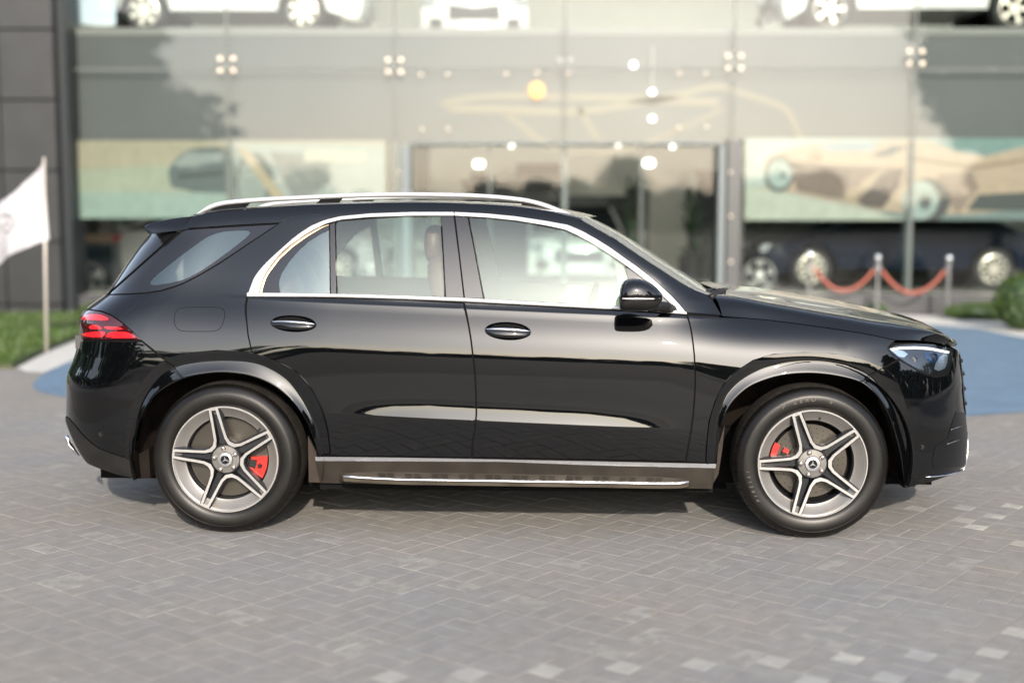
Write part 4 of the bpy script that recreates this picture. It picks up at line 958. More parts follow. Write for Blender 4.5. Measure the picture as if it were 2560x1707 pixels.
MB().box(XL, XRR, .20, 8.0, SL1 - .118, SL1).build('upper_floor', slabm, BLD)
MB().box(XL, XRR, .36, 8.0, SL1 - .40, SL1 - .30).build('ceiling', ceilm, BLD)
MB().box(XL, XRR, 8.0, 8.2, 0, TOP).build('back_wall', wallb, BLD)
clm = pbr('fill_glow', (.9, .9, .85), .5, emit=(1, .95, .86), es=6.0)  # added glowing panels, kept out of view, that brighten the hall
for xx in (-5, -3, -1.4, .3, 2.0, 4.5, 7.5):
    for yy in (2.2, 4.6, 6.8): MB().box(xx - .35, xx + .35, yy - .12, yy + .12, SL1 - .43, SL1 - .402).build('fill_panel', clm, BLD)
MB().box(XL - .2, XL, .1, 8.2, 0, TOP).build('side_wall', granite, BLD); MB().box(XRR, XRR + .2, -.1, 8.2, 0, TOP).build('side_wall', stone, BLD)
MB().box(XL - .3, XRR + .3, -.3, 8.4, TOP, TOP + .3).build('roof', stone, BLD)
MB().box(XL, XRR, .35, .50, w2(1300, 172, FD).z - .09, w2(1300, 172, FD).z - .02).build('beam', slabm, BLD)
# stone pier on the left, block by block with open joints
pe = B(132, 400, 19.8).x; ys = [-330, -96, 68, 230, 392, 555, 700]; zs = [w2(60, y, 19.8).z for y in ys] + [0]
m = MB()
for i in range(len(zs) - 1):
    z1, z0 = zs[i], zs[i + 1]
    for (a, b_) in ((-11.0, -9.16), (-9.14, B(4, 400, 19.8).x), (B(4, 400, 19.8).x + .02, pe)): m.box(a, b_, -.5, -.02, z0 + .012, z1 - .012)
m.build('stone_pier', stone, BLD, bevel=.006)
MB().box(-10.9, pe - .03, -.45, -.04, 0, zs[0]).build('pier_core', dark, BLD)
MB().box(pe + .004, pe + .13, -.32, .30, 0, TOP).build('jamb', darkmet, BLD)
# glass panes and mullion joints
jx = [B(x, 150, FD).x for x in (150, 521, 907, 1298, 1687, 2103, 2520, 2930)] + [XRR]
jz = [FL + .01, w2(1300, 160, FD).z, SL1 + 2.2, TOP]
for i in range(len(jx) - 1):
    for j in range(3):
        MB().add([(jx[i] + .012, 0, jz[j] + .012), (jx[i + 1] - .012, 0, jz[j] + .012), (jx[i + 1] - .012, 0, jz[j + 1] - .012), (jx[i] + .012, 0, jz[j + 1] - .012)], [(0, 1, 2, 3)]).build('glass_pane', fglass, BLD, fix=False)
joint = pbr('silicone_joint', (.10, .11, .10), .6)
for i, x in enumerate(jx[:-1]):
    MB().box(x - .014, x + .014, .0015, .03, FL + .01, TOP).build('glass_joint', joint, BLD)
    MB().box(x - .05, x + .05, .05, .28, FL + .012, SL0).build('glass_fin', pbr('fin_glass', (.10, .12, .12), .2) if i == 0 else MATS['fin_glass'], BLD)
MB().box(XL, XRR, .0025, .028, jz[1] - .008, jz[1] + .008).build('glass_joint', joint, BLD)
bolt = pbr('spider_bolt', (.80, .68, .55), .3, .3)
for x, ya, yb in ((144, 133, 156), (521, 136, 163), (906, 139, 166), (1298, 136, 162), (1687, 130, 158), (2103, 119, 147)):
    zc = B(x, (ya + yb) / 2, FD); sp_ = MB().tube([zc + Vector((0, .03, 0)), zc + Vector((0, .25, 0))], .03, 8)
    for sx in (-1, 1):
        for sz in (-1, 1): sp_.tube([zc + Vector((0, .10, 0)), zc + Vector((sx * .11, .03, sz * .10))], .014, 6)
    s_ = sp_.build('spider_fitting', metal, BLD, sm=True)
    for sx in (-1, 1):
        if x == 1298: continue
        for y in (ya, yb):
            p = B(x + sx * 15, y, FD)
            if x == 144 and sx > 0: continue
            if x == 144: p.x += .12; p.y = -.02
            MB().blob((p.x, p.y - .012, p.z), .040, .03, .040, 16, 8).build('bolt_cap', bolt, s_, sm=True)
# entrance: white frame, doors, bolts
for x0, x1 in ((922, 944), (1649, 1664)):
    a, b_ = B(x0, 480, FD - .25).x, B(x1, 480, FD - .25).x
    MB().box(a, b_, -.30, -.12, 0, B(1300, 333, FD - .25).z).build('entrance_frame', whitem, BLD, bevel=.01)
a, b_ = B(1668, 480, FD - .2).x, B(1702, 480, FD - .2).x
MB().box(a, b_, -.24, -.015, 0, SL0 + .02).build('entrance_pier', pbr('pier_metal', (.06, .063, .066), .3, .5), BLD, bevel=.01)
MB().box(B(944, 480, FD - .25).x, B(1649, 480, FD - .25).x, -.29, -.14, B(1300, 333, FD - .25).z, B(1300, 327, FD - .25).z).build('entrance_frame', whitem, BLD, bevel=.01)
for x, y in ((967, 172), (1028, 172), (1163, 170), (1233, 168), (1303, 170), (1560, 170), (1620, 170), (969, 297), (1029, 297), (1560, 292), (1622, 292), (1672, 397), (1672, 497), (1672, 600), (152, 418), (918, 398)):
    p = B(x, y, FD - .02); MB().blob((p.x, p.y - (.24 if x == 1672 else 0), p.z), .026, .03, .026, 14, 8).build('bolt_cap', bolt, BLD, sm=True)
for x in (1125, 1298, 1472):
    p = B(x, 500, FD + .1).x; MB().box(p - .03, p + .03, .08, .13, FL + .02, SL0).build('door_frame', pbr('doorframe', (.05, .052, .05), .4, .3) if 'doorframe' not in MATS else MATS['doorframe'], BLD)
# gilt line drawing on the band (two flowing bands with hanging strokes)
gold = pbr('gilt_paint', (.115, .095, .062), .5)
def stroke(pts, w, nm='wall_ornament'):
    c = crm([B(x, y, FD + .22) for x, y in pts], 6); vs = []
    for i, p in enumerate(c):
        t = (c[min(i + 1, len(c) - 1)] - c[max(i - 1, 0)]).normalized(); n = Vector((-t.z, 0, t.x)); ww = w[0] + (w[1] - w[0]) * i / (len(c) - 1) if isinstance(w, tuple) else w
        for dy in (-.004, -.016): vs += [p + n * ww + Vector((0, dy, 0)), p - n * ww + Vector((0, dy, 0))]
    n = len(c); fs = []
    for i in range(n - 1):
        a = 4 * i; fs += [(a, a + 4, a + 5, a + 1), (a + 2, a + 3, a + 7, a + 6), (a, a + 2, a + 6, a + 4), (a + 1, a + 5, a + 7, a + 3)]
    return vs, fs
for pts, w in (([(1012, 240), (1080, 226), (1180, 222), (1290, 224), (1420, 226), (1530, 232), (1650, 236)], (.05, .07)), ([(1030, 250), (1150, 252), (1290, 258), (1420, 246), (1560, 218), (1640, 200), (1700, 214), (1800, 250), (1830, 300), (1845, 322)], (.07, .04)), ([(1160, 262), (1200, 290), (1250, 330), (1330, 352), (1420, 345), (1490, 325), (1580, 290), (1660, 250)], (.045, .03)), ([(1330, 250), (1350, 285), (1378, 328)], .04)):
    m = MB().add(*stroke(pts, w)); m.build('wall_ornament', gold, BLD)

# ------------------------------------------------------------------ lamps inside
warm = pbr('lamp_glow', (.9, .85, .75), .4, emit=(1, .93, .80), es=3.0); amber = pbr('amber_glow', (.25, .10, .02), .4, emit=(1, .42, .06), es=1.0); cord = pbr('lamp_cord', (.45, .45, .43), .6)
def pendant(x, y, d, rx, rz, mat, label, name='pendant_lamp', group=None, ceil=SL1 - .4, e=.6):
    p = w2(x, y, d); o = empty(name, (p.x, p.y, p.z), 0, label, 'lamp', group)
    MB().blob((0, 0, 0), rx, rx, rz, 20, 10, e=e).build('lamp_shade', mat, o, sm=True)
    if ceil > p.z: MB().tube([(0, 0, rz * .9), (0, 0, ceil - p.z)], .008, 6).build('cord', cord, o)
    return o
pendant(1100, 377, 21.6, .085, .055, warm, 'glowing drum pendant lamp on the left side of the entrance hall')
pendant(1490, 375, 21.6, .09, .058, warm, 'brighter drum pendant lamp hanging above the potted plant on the right')
pendant(1233, 208, 20.42, .12, .13, amber, 'round amber globe lamp in front of the pale band', 'globe_lamp', ceil=0, e=1.0)
pendant(1455, 150, 20.40, .045, .045, warm, 'small white globe lamp near the top of the pale band', 'globe_lamp', ceil=0, e=1.0)
o1 = pendant(1498, 212, 20.42, .04, .034, warm, 'upper small lamp of the two hung one above the other', ceil=SL1 - .3)
o2 = pendant(1498, 273, 20.42, .04, .034, warm, 'lower small lamp of the two hung one above the other', ceil=0)
for i, (x, y) in enumerate(((1175, 335), (1420, 333), (1545, 337))):
    p = w2(x, y, 21.0); o = MB().blob((0, 0, 0), .035, .035, .03, 16, 8).build('spotlight', warm, sm=True); o.location = p
    tag(o, ('leftmost of the three round spotlights above the entrance', 'middle one of the three round spotlights above the entrance', 'rightmost of the three round spotlights above the entrance')[i], 'spotlight', 'spotlights above the entrance')

# ------------------------------------------------------------------ pictures behind the glass
def picture(name, label, x0, y0, x1, y1, d, pieces, base):
    p0, p1 = w2(x0, y1, d), w2(x1, y0, d); o = empty(name, (p0.x, d, p0.z), 0, label, 'poster')
    Wd, Hh = p1.x - p0.x, p1.z - p0.z; MB().box(0, Wd, 0, .03, 0, Hh).build('panel', base, o)
    def P(x, y, k): return ((x - x0) / (x1 - x0) * Wd, -.0015 * k, (y1 - y) / (y1 - y0) * Hh)
    groups = {}
    for k, (nm, poly, col) in enumerate(pieces):
        mt = MATS.get('ink%s' % (col,)) or pbr('ink%s' % (col,), tuple(c * .34 for c in col), .5, noise=(6, .10))
        cs = crm([Vector((a, b, 0)) for a, b in poly + poly[:1]], 4)[:-1] if nm == 'printed_wheel' else [Vector((a, b, 0)) for a, b in poly]
        vs = [P(min(x1, max(x0, c.x)), min(y1, max(y0, c.y)), k + 1) for c in cs]
        me = MB().add(vs, [tuple(range(len(vs)))]).build(nm, mt, o); bm = bmesh.new(); bm.from_mesh(me.data); bmesh.ops.triangulate(bm, faces=bm.faces); bm.to_mesh(me.data); bm.free()
    return o
def circ(x, y, rx, ry, n=14): return [(x + rx * cos(2 * pi * i / n), y + ry * sin(2 * pi * i / n)) for i in range(n)]
cream = pbr('poster_cream', (.21, .195, .15), .5)
picture('poster', 'wide pale printed banner left of the entrance with a grey car on a beach', 160, 323, 885, 502, FD + .10, [
    ('sand', [(160, 323), (540, 323), (540, 400), (160, 410)], (.60, .54, .38)), ('shore', [(160, 390), (400, 380), (520, 440), (520, 502), (160, 502)], (.56, .62, .46)),
    ('shore', [(160, 440), (520, 445), (520, 502), (160, 502)], (.47, .63, .55)), ('printed_car', [(388, 395), (405, 365), (440, 342), (500, 338), (521, 345), (521, 445), (450, 442), (395, 430)], (.14, .19, .19)),
    ('printed_car', [(400, 372), (440, 350), (516, 352), (516, 372), (410, 385)], (.40, .47, .44)), ('printed_car', [(410, 400), (516, 392), (516, 402), (412, 412)], (.06, .09, .09)),
    ('haze_patch', [(535, 330), (885, 335), (885, 502), (535, 502)], (.58, .64, .58)), ('printed_wheel', circ(585, 420, 45, 70), (.22, .25, .24)), ('printed_wheel', circ(580, 425, 32, 55), (.45, .52, .47)),
    ('printed_trim', [(545, 340), (570, 340), (690, 500), (660, 500)], (.70, .58, .38)), ('printed_window', [(620, 350), (760, 355), (760, 420), (680, 470)], (.36, .38, .35)), ('printed_glint', [(700, 345), (840, 350), (840, 372), (700, 370)], (.82, .80, .64))], cream)
def Cq(l): return [((1560 + x / 1.195) / 1.08844, y / 1.195 / 1.08844) for x, y in l]
tan_, brn, dbr, mnt = (.72, .54, .38), (.27, .185, .14), (.12, .08, .065), (.50, .64, .58)
picture('poster', 'wide printed banner right of the entrance showing a low beige sports car', 1710, 318, 2420, 506, FD + .10, [
    ('printed_sky', Cq([(340, 400), (1400, 400), (1400, 520), (340, 560)]), (.62, .74, .66)), ('printed_floor', Cq([(340, 560), (460, 572), (700, 622), (850, 652), (1400, 660), (340, 670)]), (.68, .74, .60)),
    ('printed_road', Cq([(760, 640), (900, 600), (1400, 600), (1400, 670), (860, 665)]), (.22, .32, .31)),
    ('printed_car', Cq([(415, 500), (425, 470), (470, 452), (560, 430), (640, 420)]) + Cq([(720, 424), (790, 417), (860, 418), (930, 426), (1010, 452), (1080, 468), (1195, 440), (1400, 430), (1400, 600), (1195, 625), (1030, 640), (930, 640), (860, 640), (760, 626), (690, 606), (600, 594), (500, 574), (440, 560)]), tan_),
    ('printed_window', Cq([(570, 436), (650, 422), (765, 426), (740, 450), (620, 456)]), (.42, .52, .56)), ('printed_window', Cq([(730, 468), (800, 435), (848, 440), (785, 470)]), (.16, .19, .18)),
    ('printed_window', Cq([(920, 428), (1000, 414), (1300, 414), (1190, 438), (1080, 466), (1000, 456)]), (.24, .42, .40)),
    ('printed_shade', Cq([(495, 487), (700, 497), (845, 503), (800, 560), (700, 602), (610, 590), (515, 570)]), brn), ('printed_stripe', Cq([(640, 598), (758, 508), (790, 506), (690, 604)]), (.55, .42, .27)),
    ('printed_shade', Cq([(700, 606), (765, 522), (838, 504), (822, 556), (775, 624), (725, 618)]), dbr), ('printed_shade', Cq([(935, 522), (1040, 512), (1065, 560), (1005, 640), (968, 600)]), (.40, .29, .22)),
    ('printed_crease', Cq([(862, 468), (1050, 496), (1200, 474), (1200, 482), (1050, 506), (862, 480)]), (.42, .30, .19)), ('printed_grille', Cq([(1030, 628), (1062, 582), (1300, 570), (1300, 628)]), (.05, .07, .07)),
    ('printed_wheel', circ(*Cq([(462, 520)])[0], 34, 41), (.07, .08, .08)), ('printed_wheel', circ(*Cq([(462, 520)])[0], 27, 33), mnt), ('printed_wheel', circ(*Cq([(474, 524)])[0], 6, 8), (.12, .14, .13)),
    ('printed_wheel', circ(*Cq([(905, 600)])[0], 56, 52), (.05, .06, .06)), ('printed_wheel', circ(*Cq([(888, 598)])[0], 42, 45), mnt), ('printed_wheel', circ(*Cq([(900, 604)])[0], 16, 18), (.20, .26, .25)), ('printed_wheel', circ(*Cq([(903, 604)])[0], 8, 10), (.03, .04, .04))], cream)
# ------------------------------------------------------------------ cars on show
wheelrim = pbr('show_rim', (.62, .58, .50), .3, .75); tyreb = pbr('show_tyre', (.015, .015, .015), .7); cglass = pbr('tinted_glass', (.010, .013, .014), .12, 0, .12); headm = pbr('head_lamp', (.35, .38, .40), .12, .5, .6); tailm = pbr('tail_lamp', (.45, .02, .03), .15); platem = pbr('plate_white', (.7, .7, .68), .5)
def alloy(m, r, n, y, w=.022, r0=.05):
    m.lathe([(r, y), (r * .93, y - .004), (r * .88, y + .03)], 32); m.lathe([(r0, y + .01), (r0 * .9, y - .004), (0, y - .006)], 16)
    for k in range(n):
        a = 2 * pi * k / n; t = Vector((-sin(a), 0, cos(a))); u = Vector((cos(a), 0, sin(a))); p, q = u * r0 * .8, u * r * .92
        m.add([p - t * w * .6 + Vector((0, y, 0)), p + t * w * .6 + Vector((0, y, 0)), q + t * w * 1.2 + Vector((0, y, 0)), q - t * w * 1.2 + Vector((0, y, 0)), p - t * w * .6 + Vector((0, y + .03, 0)), p + t * w * .6 + Vector((0, y + .03, 0)), q + t * w * 1.2 + Vector((0, y + .03, 0)), q - t * w * 1.2 + Vector((0, y + .03, 0))], [(0, 1, 2, 3), (0, 4, 5, 1), (1, 5, 6, 2), (2, 6, 7, 3), (3, 7, 4, 0)])
    return m
def show_car(name, label, color, loc, rz, Ln, Wd, Ht, wb, fo, rw, kind='suv', spokes=10, roofc=None, rim=None, lights=True):
    """x forward; origin on the floor at the middle of the wheelbase"""
    o = empty(name, loc, rz, label, 'car'); ro = Ln - wb - fo; xf, xr = wb / 2 + fo, -wb / 2 - ro; hb = Ht * (.60 if kind == 'suv' else .63); gc = .20 if kind == 'suv' else .16
    arch = lambda cx: [(cx + (rw + .07) * cos(a), rw + (rw + .07) * sin(a)) for a in [pi * k / 10 for k in range(11)]]
    low = [(xf - .05, gc), (xf, gc + .15), (xf + .02, hb * .62), (xf - .05, hb * .80), (xf - .25, hb * .88), (wb / 2 - .25, hb * 1.0), (wb / 2 - .45, hb * 1.03)]
    low += [(0, hb * 1.03), (-wb / 2, hb * 1.05), (xr + .10, hb * (1.02 if kind != 'sedan' else .98)), (xr, hb * .85), (xr + .01, hb * .55), (xr + .04, gc + .1), (xr + .1, gc)]
    ar = [(x, max(z, gc)) for x, z in arch(-wb / 2)]; af = [(x, max(z, gc)) for x, z in arch(wb / 2)]
    prof = low + rev(ar) + rev(af); cx = sum(p[0] for p in prof) / len(prof); cz = sum(p[1] for p in prof) / len(prof); rings = []
    for y, ins, dz in ((-1, .045, 0), (-.985, .012, 0), (-.90, 0, 0), (-.5, 0, .02), (0, 0, .03), (.5, 0, .02), (.90, 0, 0), (.985, .012, 0), (1, .045, 0)):
        r = []
        for (x, z) in prof:
            f = 1 - ins * (1 if z > gc + .2 else .3); endt = .10 * abs(y) ** 3 * (1 if abs(x) > wb / 2 + rw + .1 else 0)
            r.append(Vector((x * (1 - ins * .3) - math.copysign(endt, x) * (abs(x) > 1), y * Wd / 2, (z - .5) * f + .5 + (dz if z > hb * .85 else 0))))
        rings.append(r)
    lm = lofted_ring(rings, caps=True); body = lm.build('body', color, o, sm=True, auto=32)
    md = body.modifiers.new('tri', 'TRIANGULATE')
    # greenhouse
    if kind == 'sedan': gp = [(wb / 2 - .35, hb), (.35, Ht - .06), (.1, Ht), (-.55, Ht - .01), (-.9, Ht - .08), (-wb / 2 - .35, hb * 1.02)]
    elif kind == 'hatch': gp = [(wb / 2 - .38, hb), (.42, Ht - .07), (.15, Ht), (-.9, Ht - .02), (-1.35, Ht - .10), (xr + .12, hb * 1.03)]
    else: gp = [(wb / 2 - .42, hb), (.35, Ht - .08), (.05, Ht), (-1.1, Ht - .02), (-1.55, Ht - .08), (xr + .12, hb * 1.02)]
    rings = []
    for y in (-1, -.93, 0, .93, 1):
        rings.append([Vector((x * (1 if abs(y) < .95 else .97), (y * (Wd / 2 - .04 - .22 * max(0, (z - hb) / (Ht - hb)))), z if abs(y) < .95 else z - .01)) for x, z in gp])
    gh = lofted_ring(rings).build('windows', cglass, o, sm=True, auto=25); gh.modifiers.new('tri', 'TRIANGULATE')
    rp = [gp[1], gp[2], gp[3], gp[4]]; rr = []
    for y in (-1, -.5, 0, .5, 1): rr.append([Vector((x, y * (Wd / 2 - .255), z + .012 + .012 * (1 - y * y))) for x, z in rp] + [Vector((x, y * (Wd / 2 - .255), z - .03)) for x, z in rev(rp)])
    lofted_ring(rr).build('roof', roofc or color, o, sm=True, auto=30)
    m = MB()
    for s in (-1, 1):
        yy = lambda z: s * (Wd / 2 - .03 - .22 * max(0, (z - hb) / (Ht - hb)))
        for (xa, za, xb, zb, w) in ((gp[0][0], hb, gp[1][0], gp[1][1], .028), (gp[5][0], gp[5][1], gp[4][0], gp[4][1], .05), (-.15, hb, -.25, Ht - .03, .03)):
            m.tube([(xa, yy(za), za), ((xa + xb) / 2, yy((za + zb) / 2), (za + zb) / 2 + .01), (xb, yy(zb), zb)], w, 6)
    m.build('pillar', color, o, sm=True)
    for cx in (-wb / 2, wb / 2):
        for s in (-1, 1):
            tm = MB().lathe([(rw * .68, -.01), (rw * .75, -.02), (rw * .95, -.015), (rw, .02), (rw, .19), (rw * .9, .21), (rw * .4, .21)], 36)
            t = tm.build('wheel', tyreb, o, sm=True); t.location = (cx, s * (Wd / 2 - .01), rw); t.rotation_euler = (0, 0, 0 if s < 0 else pi)
            alloy(MB(), rw * .69, spokes, -.008, .018 if spokes > 7 else .03).build('rim', rim or wheelrim, t, sm=True, auto=30)
            MB().lathe([(rw * .66, .07), (0, .07)], 24).build('brake', dark, t)
    if lights:
        for s in (-1, 1):
            MB().prism([(xf - .34, hb * .84), (xf - .04, hb * .80), (xf + .006, hb * .70), (xf - .03, hb * .66), (xf - .24, hb * .74)], s * Wd * .36, s * (Wd / 2 - .015)).build('headlight', headm, o, bevel=.01)
            MB().prism([(xr - .006, hb * .93), (xr + .16, hb * .96), (xr + .18, hb * .84), (xr - .004, hb * .80)], s * Wd * .28, s * (Wd / 2 - .012)).build('taillight', tailm, o, bevel=.01)
            MB().prism([(xf - .18, gc + .22), (xf + .012, gc + .26), (xf + .008, gc + .10), (xf - .16, gc + .10)], s * Wd * .30, s * Wd * .42).build('fog_lamp', darkmet, o, bevel=.01)
        MB().prism([(xf - .06, hb * .76), (xf + .034, hb * .60), (xf + .030, hb * .42), (xf - .06, hb * .42)], -Wd * .24, Wd * .24).build('grille', darkmet, o, bevel=.01)
        MB().prism([(xf + .036, hb * .40), (xf + .046, hb * .40), (xf + .046, hb * .40 - .12), (xf + .036, hb * .40 - .12)], -.26, .26).build('number_plate', platem, o)
    return o
carwhite = pbr('car_white', (.52, .52, .50), .25, 0, .5, coat=.6); navy = pbr('car_navy', (.003, .007, .016), .3, 0, .06, coat=.06)
zu = SL1 + .005
def mid(xa, xb, y, d): p, q = w2(xa, y, d), w2(xb, y, d); return (p.x + q.x) / 2, abs(q.x - p.x)
x, wb = mid(366, 716, 40, 22.0); show_car('show_car', 'white SUV seen side on upstairs at the left, only wheels and sills in view', carwhite, (x, 22.0, zu), pi, 4.5, 1.85, 1.65, wb, .86, .345, 'suv', 7)
x, wb = mid(1875, 2282, 30, 22.0); show_car('show_car', 'white SUV seen side on upstairs at the right, above the beige sports car banner', carwhite, (x, 22.0, zu), pi, 4.75, 1.9, 1.65, wb, .85, .37, 'suv', 5)
x, _ = mid(985, 1210, 40, 24.6); show_car('show_car', 'white car facing forward upstairs, above the globe lamps, its dark grille in view', carwhite, (x, 24.6, zu), -pi / 2, 4.3, 1.85, 1.5, 2.6, .86, .34, 'hatch', 5)
x, wb = mid(1835, 2236, 640, 22.2); show_car('show_car', 'dark navy saloon parked inside behind the rope barrier', navy, (x, 22.2, FL + .012), pi, 5.0, 1.88, 1.47, wb, .86, .345, 'sedan', 10)
fr = w2(794, 640, 23.4).x; show_car('show_car', 'white hatchback side on inside, seen through the rear door window of the black SUV', carwhite, (fr - 1.45, 23.4, FL + .012), 0, 4.75, 1.85, 1.5, 2.9, .80, .335, 'hatch', 9)
x, _ = mid(1212, 1421, 620, 25.3); show_car('show_car', 'white hatchback facing forward inside, seen through the front door window of the black SUV', carwhite, (x, 25.3, FL + .012), -pi / 2, 4.4, 1.84, 1.42, 2.65, .88, .33, 'hatch', 9, roofc=gloss)
o = empty('partition', (0, 0, 0), 0, 'dark backdrop board added behind the navy saloon', 'partition'); a_, b2_ = w2(1712, 400, 24.4), w2(2700, 400, 24.4)  # backdrop added to keep the space behind the saloon dark
MB().box(a_.x, b2_.x, 24.4, 24.5, FL + .012, SL0 + .1).build('board', pbr('black_board', (.075, .085, .075), .5, noise=(2, .5)), o); MB().box(a_.x, b2_.x, 24.36, 24.399, SL0 - .1, SL0 - .02).build('rail', darkmet, o)
o = empty('blind', (0, 0, 0), 0, 'pale blue blind upstairs beside the stone pier', 'blind'); a_, b2_ = w2(152, 58, 20.8), w2(262, -60, 20.8)
MB().box(a_.x, b2_.x, 20.8, 20.83, a_.z + .02, b2_.z).build('panel', pbr('blue_blind', (.42, .50, .56), .7), o); MB().box(a_.x, b2_.x, 20.78, 20.85, a_.z - .02, a_.z + .02).build('bottom_bar', metal, o)
# loose wheels on stands
def show_wheel(x, y, r, d, label, mat, n=5):
    p = w2(x, y, d); o = empty('alloy_on_stand', (p.x, d, p.z), 0, label, 'wheel'); m = MB()
    for k in range(n):
        a = pi / 2 + 2 * pi * k / n
        for s in (-1, 1):
            u = Vector((cos(a), 0, sin(a))); t = Vector((-sin(a), 0, cos(a))); pa = u * r * .16 + t * s * r * .10; pb = u * r * .94 + t * s * r * .11; m.tube([pa, pb], r * .045, 6)
    m.build('spokes', mat, o, sm=True); MB().lathe([(r * .86, .12), (r * .9, .0), (r, -.02), (r, .02), (r * .92, .14)], 40).build('rim', mat, o, sm=True, auto=30); MB().lathe([(r * .2, .02), (r * .18, -.03), (0, -.035)], 16).build('hub', mat, o, sm=True, auto=30)
    MB().box(-r * .5, r * .5, .05, .2, FL + .012 - p.z, -r * .93).build('stand', dark, o, bevel=.01)
silver = pbr('silver_wheel', (.62, .62, .60), .3, .8); graph = pbr('graphite_wheel', (.20, .20, .19), .3, .7)
show_wheel(1745, 632, .265, 20.9, 'silver five spoke wheel on a stand left of the navy saloon', silver); show_wheel(197, 640, .29, 20.9, 'large graphite wheel on a stand beside the stone pier', graph); show_wheel(852, 612, .25, 21.6, 'thin spoked wheel on show seen through the rear door window of the black SUV', silver, 7)
# furniture, plants and partitions in the hall
def thing_mb(name, label, cat, m, mat, **k): o = m.build(name, mat, **k); return tag(o, label, cat)
def wbox(xa, ya, xb, yb, d, dep): a, b_ = w2(xa, yb, d), w2(xb, ya, d); return (a.x, b_.x, d, d + dep, a.z, b_.z)
darkw = pbr('dark_wood', (.022, .024, .024), .4, noise=(9, .3)); teal = pbr('dark_teal', (.012, .028, .036), .35)
o = empty('reception_desk', (0, 0, 0), 0, 'long dark reception desk in the middle of the entrance hall', 'desk')
MB().box(*wbox(1068, 428, 1300, 650, 25.5, .8)).build('counter', darkw, o, bevel=.02); MB().box(*wbox(1058, 412, 1300, 430, 25.3, 1.1)).build('desk_top', darkw, o, bevel=.02); MB().box(*wbox(1080, 398, 1128, 413, 25.4, .3)).build('monitor', matt, o, bevel=.01)
o = empty('wall_screen', (0, 0, 0), 0, 'wide black screen on the wall above the reception desk', 'screen'); MB().box(*wbox(1188, 378, 1290, 404, 27.9, .08)).build('screen', matt, o, bevel=.01); MB().box(*wbox(1186, 376, 1292, 406, 27.93, .06)).build('frame', darkmet, o)
o = empty('cabinet', (0, 0, 0), 0, 'dark teal cabinet right of the reception desk, under a pale wall', 'cabinet'); MB().box(*wbox(1302, 458, 1462, 690, 25.0, .6)).build('cabinet_body', teal, o, bevel=.02); MB().box(*wbox(1298, 450, 1466, 458, 24.95, .7)).build('cabinet_top', darkw, o, bevel=.01)
for k in range(3): a = wbox(1306 + 52 * k, 462, 1354 + 52 * k, 686, 24.985, .013); MB().box(*a).build('cabinet_door', darkw, o, bevel=.004)
o = empty('partition', (0, 0, 0), 0, 'tall dark grey partition on the right side of the entrance hall', 'partition'); MB().box(*wbox(1600, 395, 1648, 690, 24.0, .12)).build('board', darkw, o, bevel=.01); MB().box(*wbox(1596, 392, 1652, 396, 23.98, .16)).build('frame', darkmet, o)
o = empty('partition', (0, 0, 0), 0, 'pale grey partition at the left of the entrance hall', 'partition'); MB().box(*wbox(955, 340, 985, 690, 24.0, .12)).build('board', pbr('greyboard', (.16, .16, .14), .6), o, bevel=.01); MB().box(*wbox(951, 336, 989, 340, 23.98, .16)).build('frame', darkmet, o)
o = empty('door', (0, 0, 0), 0, 'tall blue grey door panel between the banner and the graphite wheel', 'door'); MB().box(*wbox(172, 560, 262, 700, 23.5, .08)).build('leaf', pbr('bluedoor', (.03, .075, .10), .4), o, bevel=.01); MB().box(*wbox(262, 505, 312, 700, 23.4, .2)).build('post', pbr('paleframe', (.30, .34, .34), .5), o); MB().box(*wbox(168, 538, 300, 556, 23.3, .2)).build('header', pbr('tanboard', (.55, .36, .20), .6), o)
MB_ = thing_mb('notice_board', 'small tan notice board with dark surround left behind the black SUV roof', 'board', MB().box(*wbox(330, 505, 392, 580, 23.6, .06)), matt, bevel=.01)
MB().box(*wbox(334, 545, 388, 558, 23.58, .015)).build('strip', MATS['tanboard'], MB_)
def leafy(m, c, rx, ry, rz, n, s, flatten=0.0, up_=0.3):
    for _ in range(n):
        while True:
            u = Vector((random.uniform(-1, 1), random.uniform(-1, 1), random.uniform(-1, 1)))
            if .25 < u.length < 1: break
        if random.random() < .75: u = u.normalized() * random.uniform(.72, 1.0)
        p = Vector((c[0] + u.x * rx, c[1] + u.y * ry, c[2] + u.z * rz)); a = random.uniform(0, 2 * pi); q = Vector((cos(a), sin(a), random.uniform(-.5, .5 + up_))).normalized(); r_ = q.cross(Vector((random.uniform(-1, 1), random.uniform(-1, 1), random.uniform(-.2, 1)))).normalized(); k = s * random.uniform(.6, 1.3)
        m.add([p - r_ * k * .35, p + q * k * .5 - r_ * k * .1, p + q * k, p + r_ * k * .35], [(0, 1, 2, 3)])
leafd = pbr('leaf_dark', (.030, .055, .030), .5, noise=(3, .4)); leafg = pbr('leaf_green', (.042, .078, .012), .5, noise=(4, .35)); bark = pbr('bark', (.09, .06, .04), .9, noise=(20, .4))
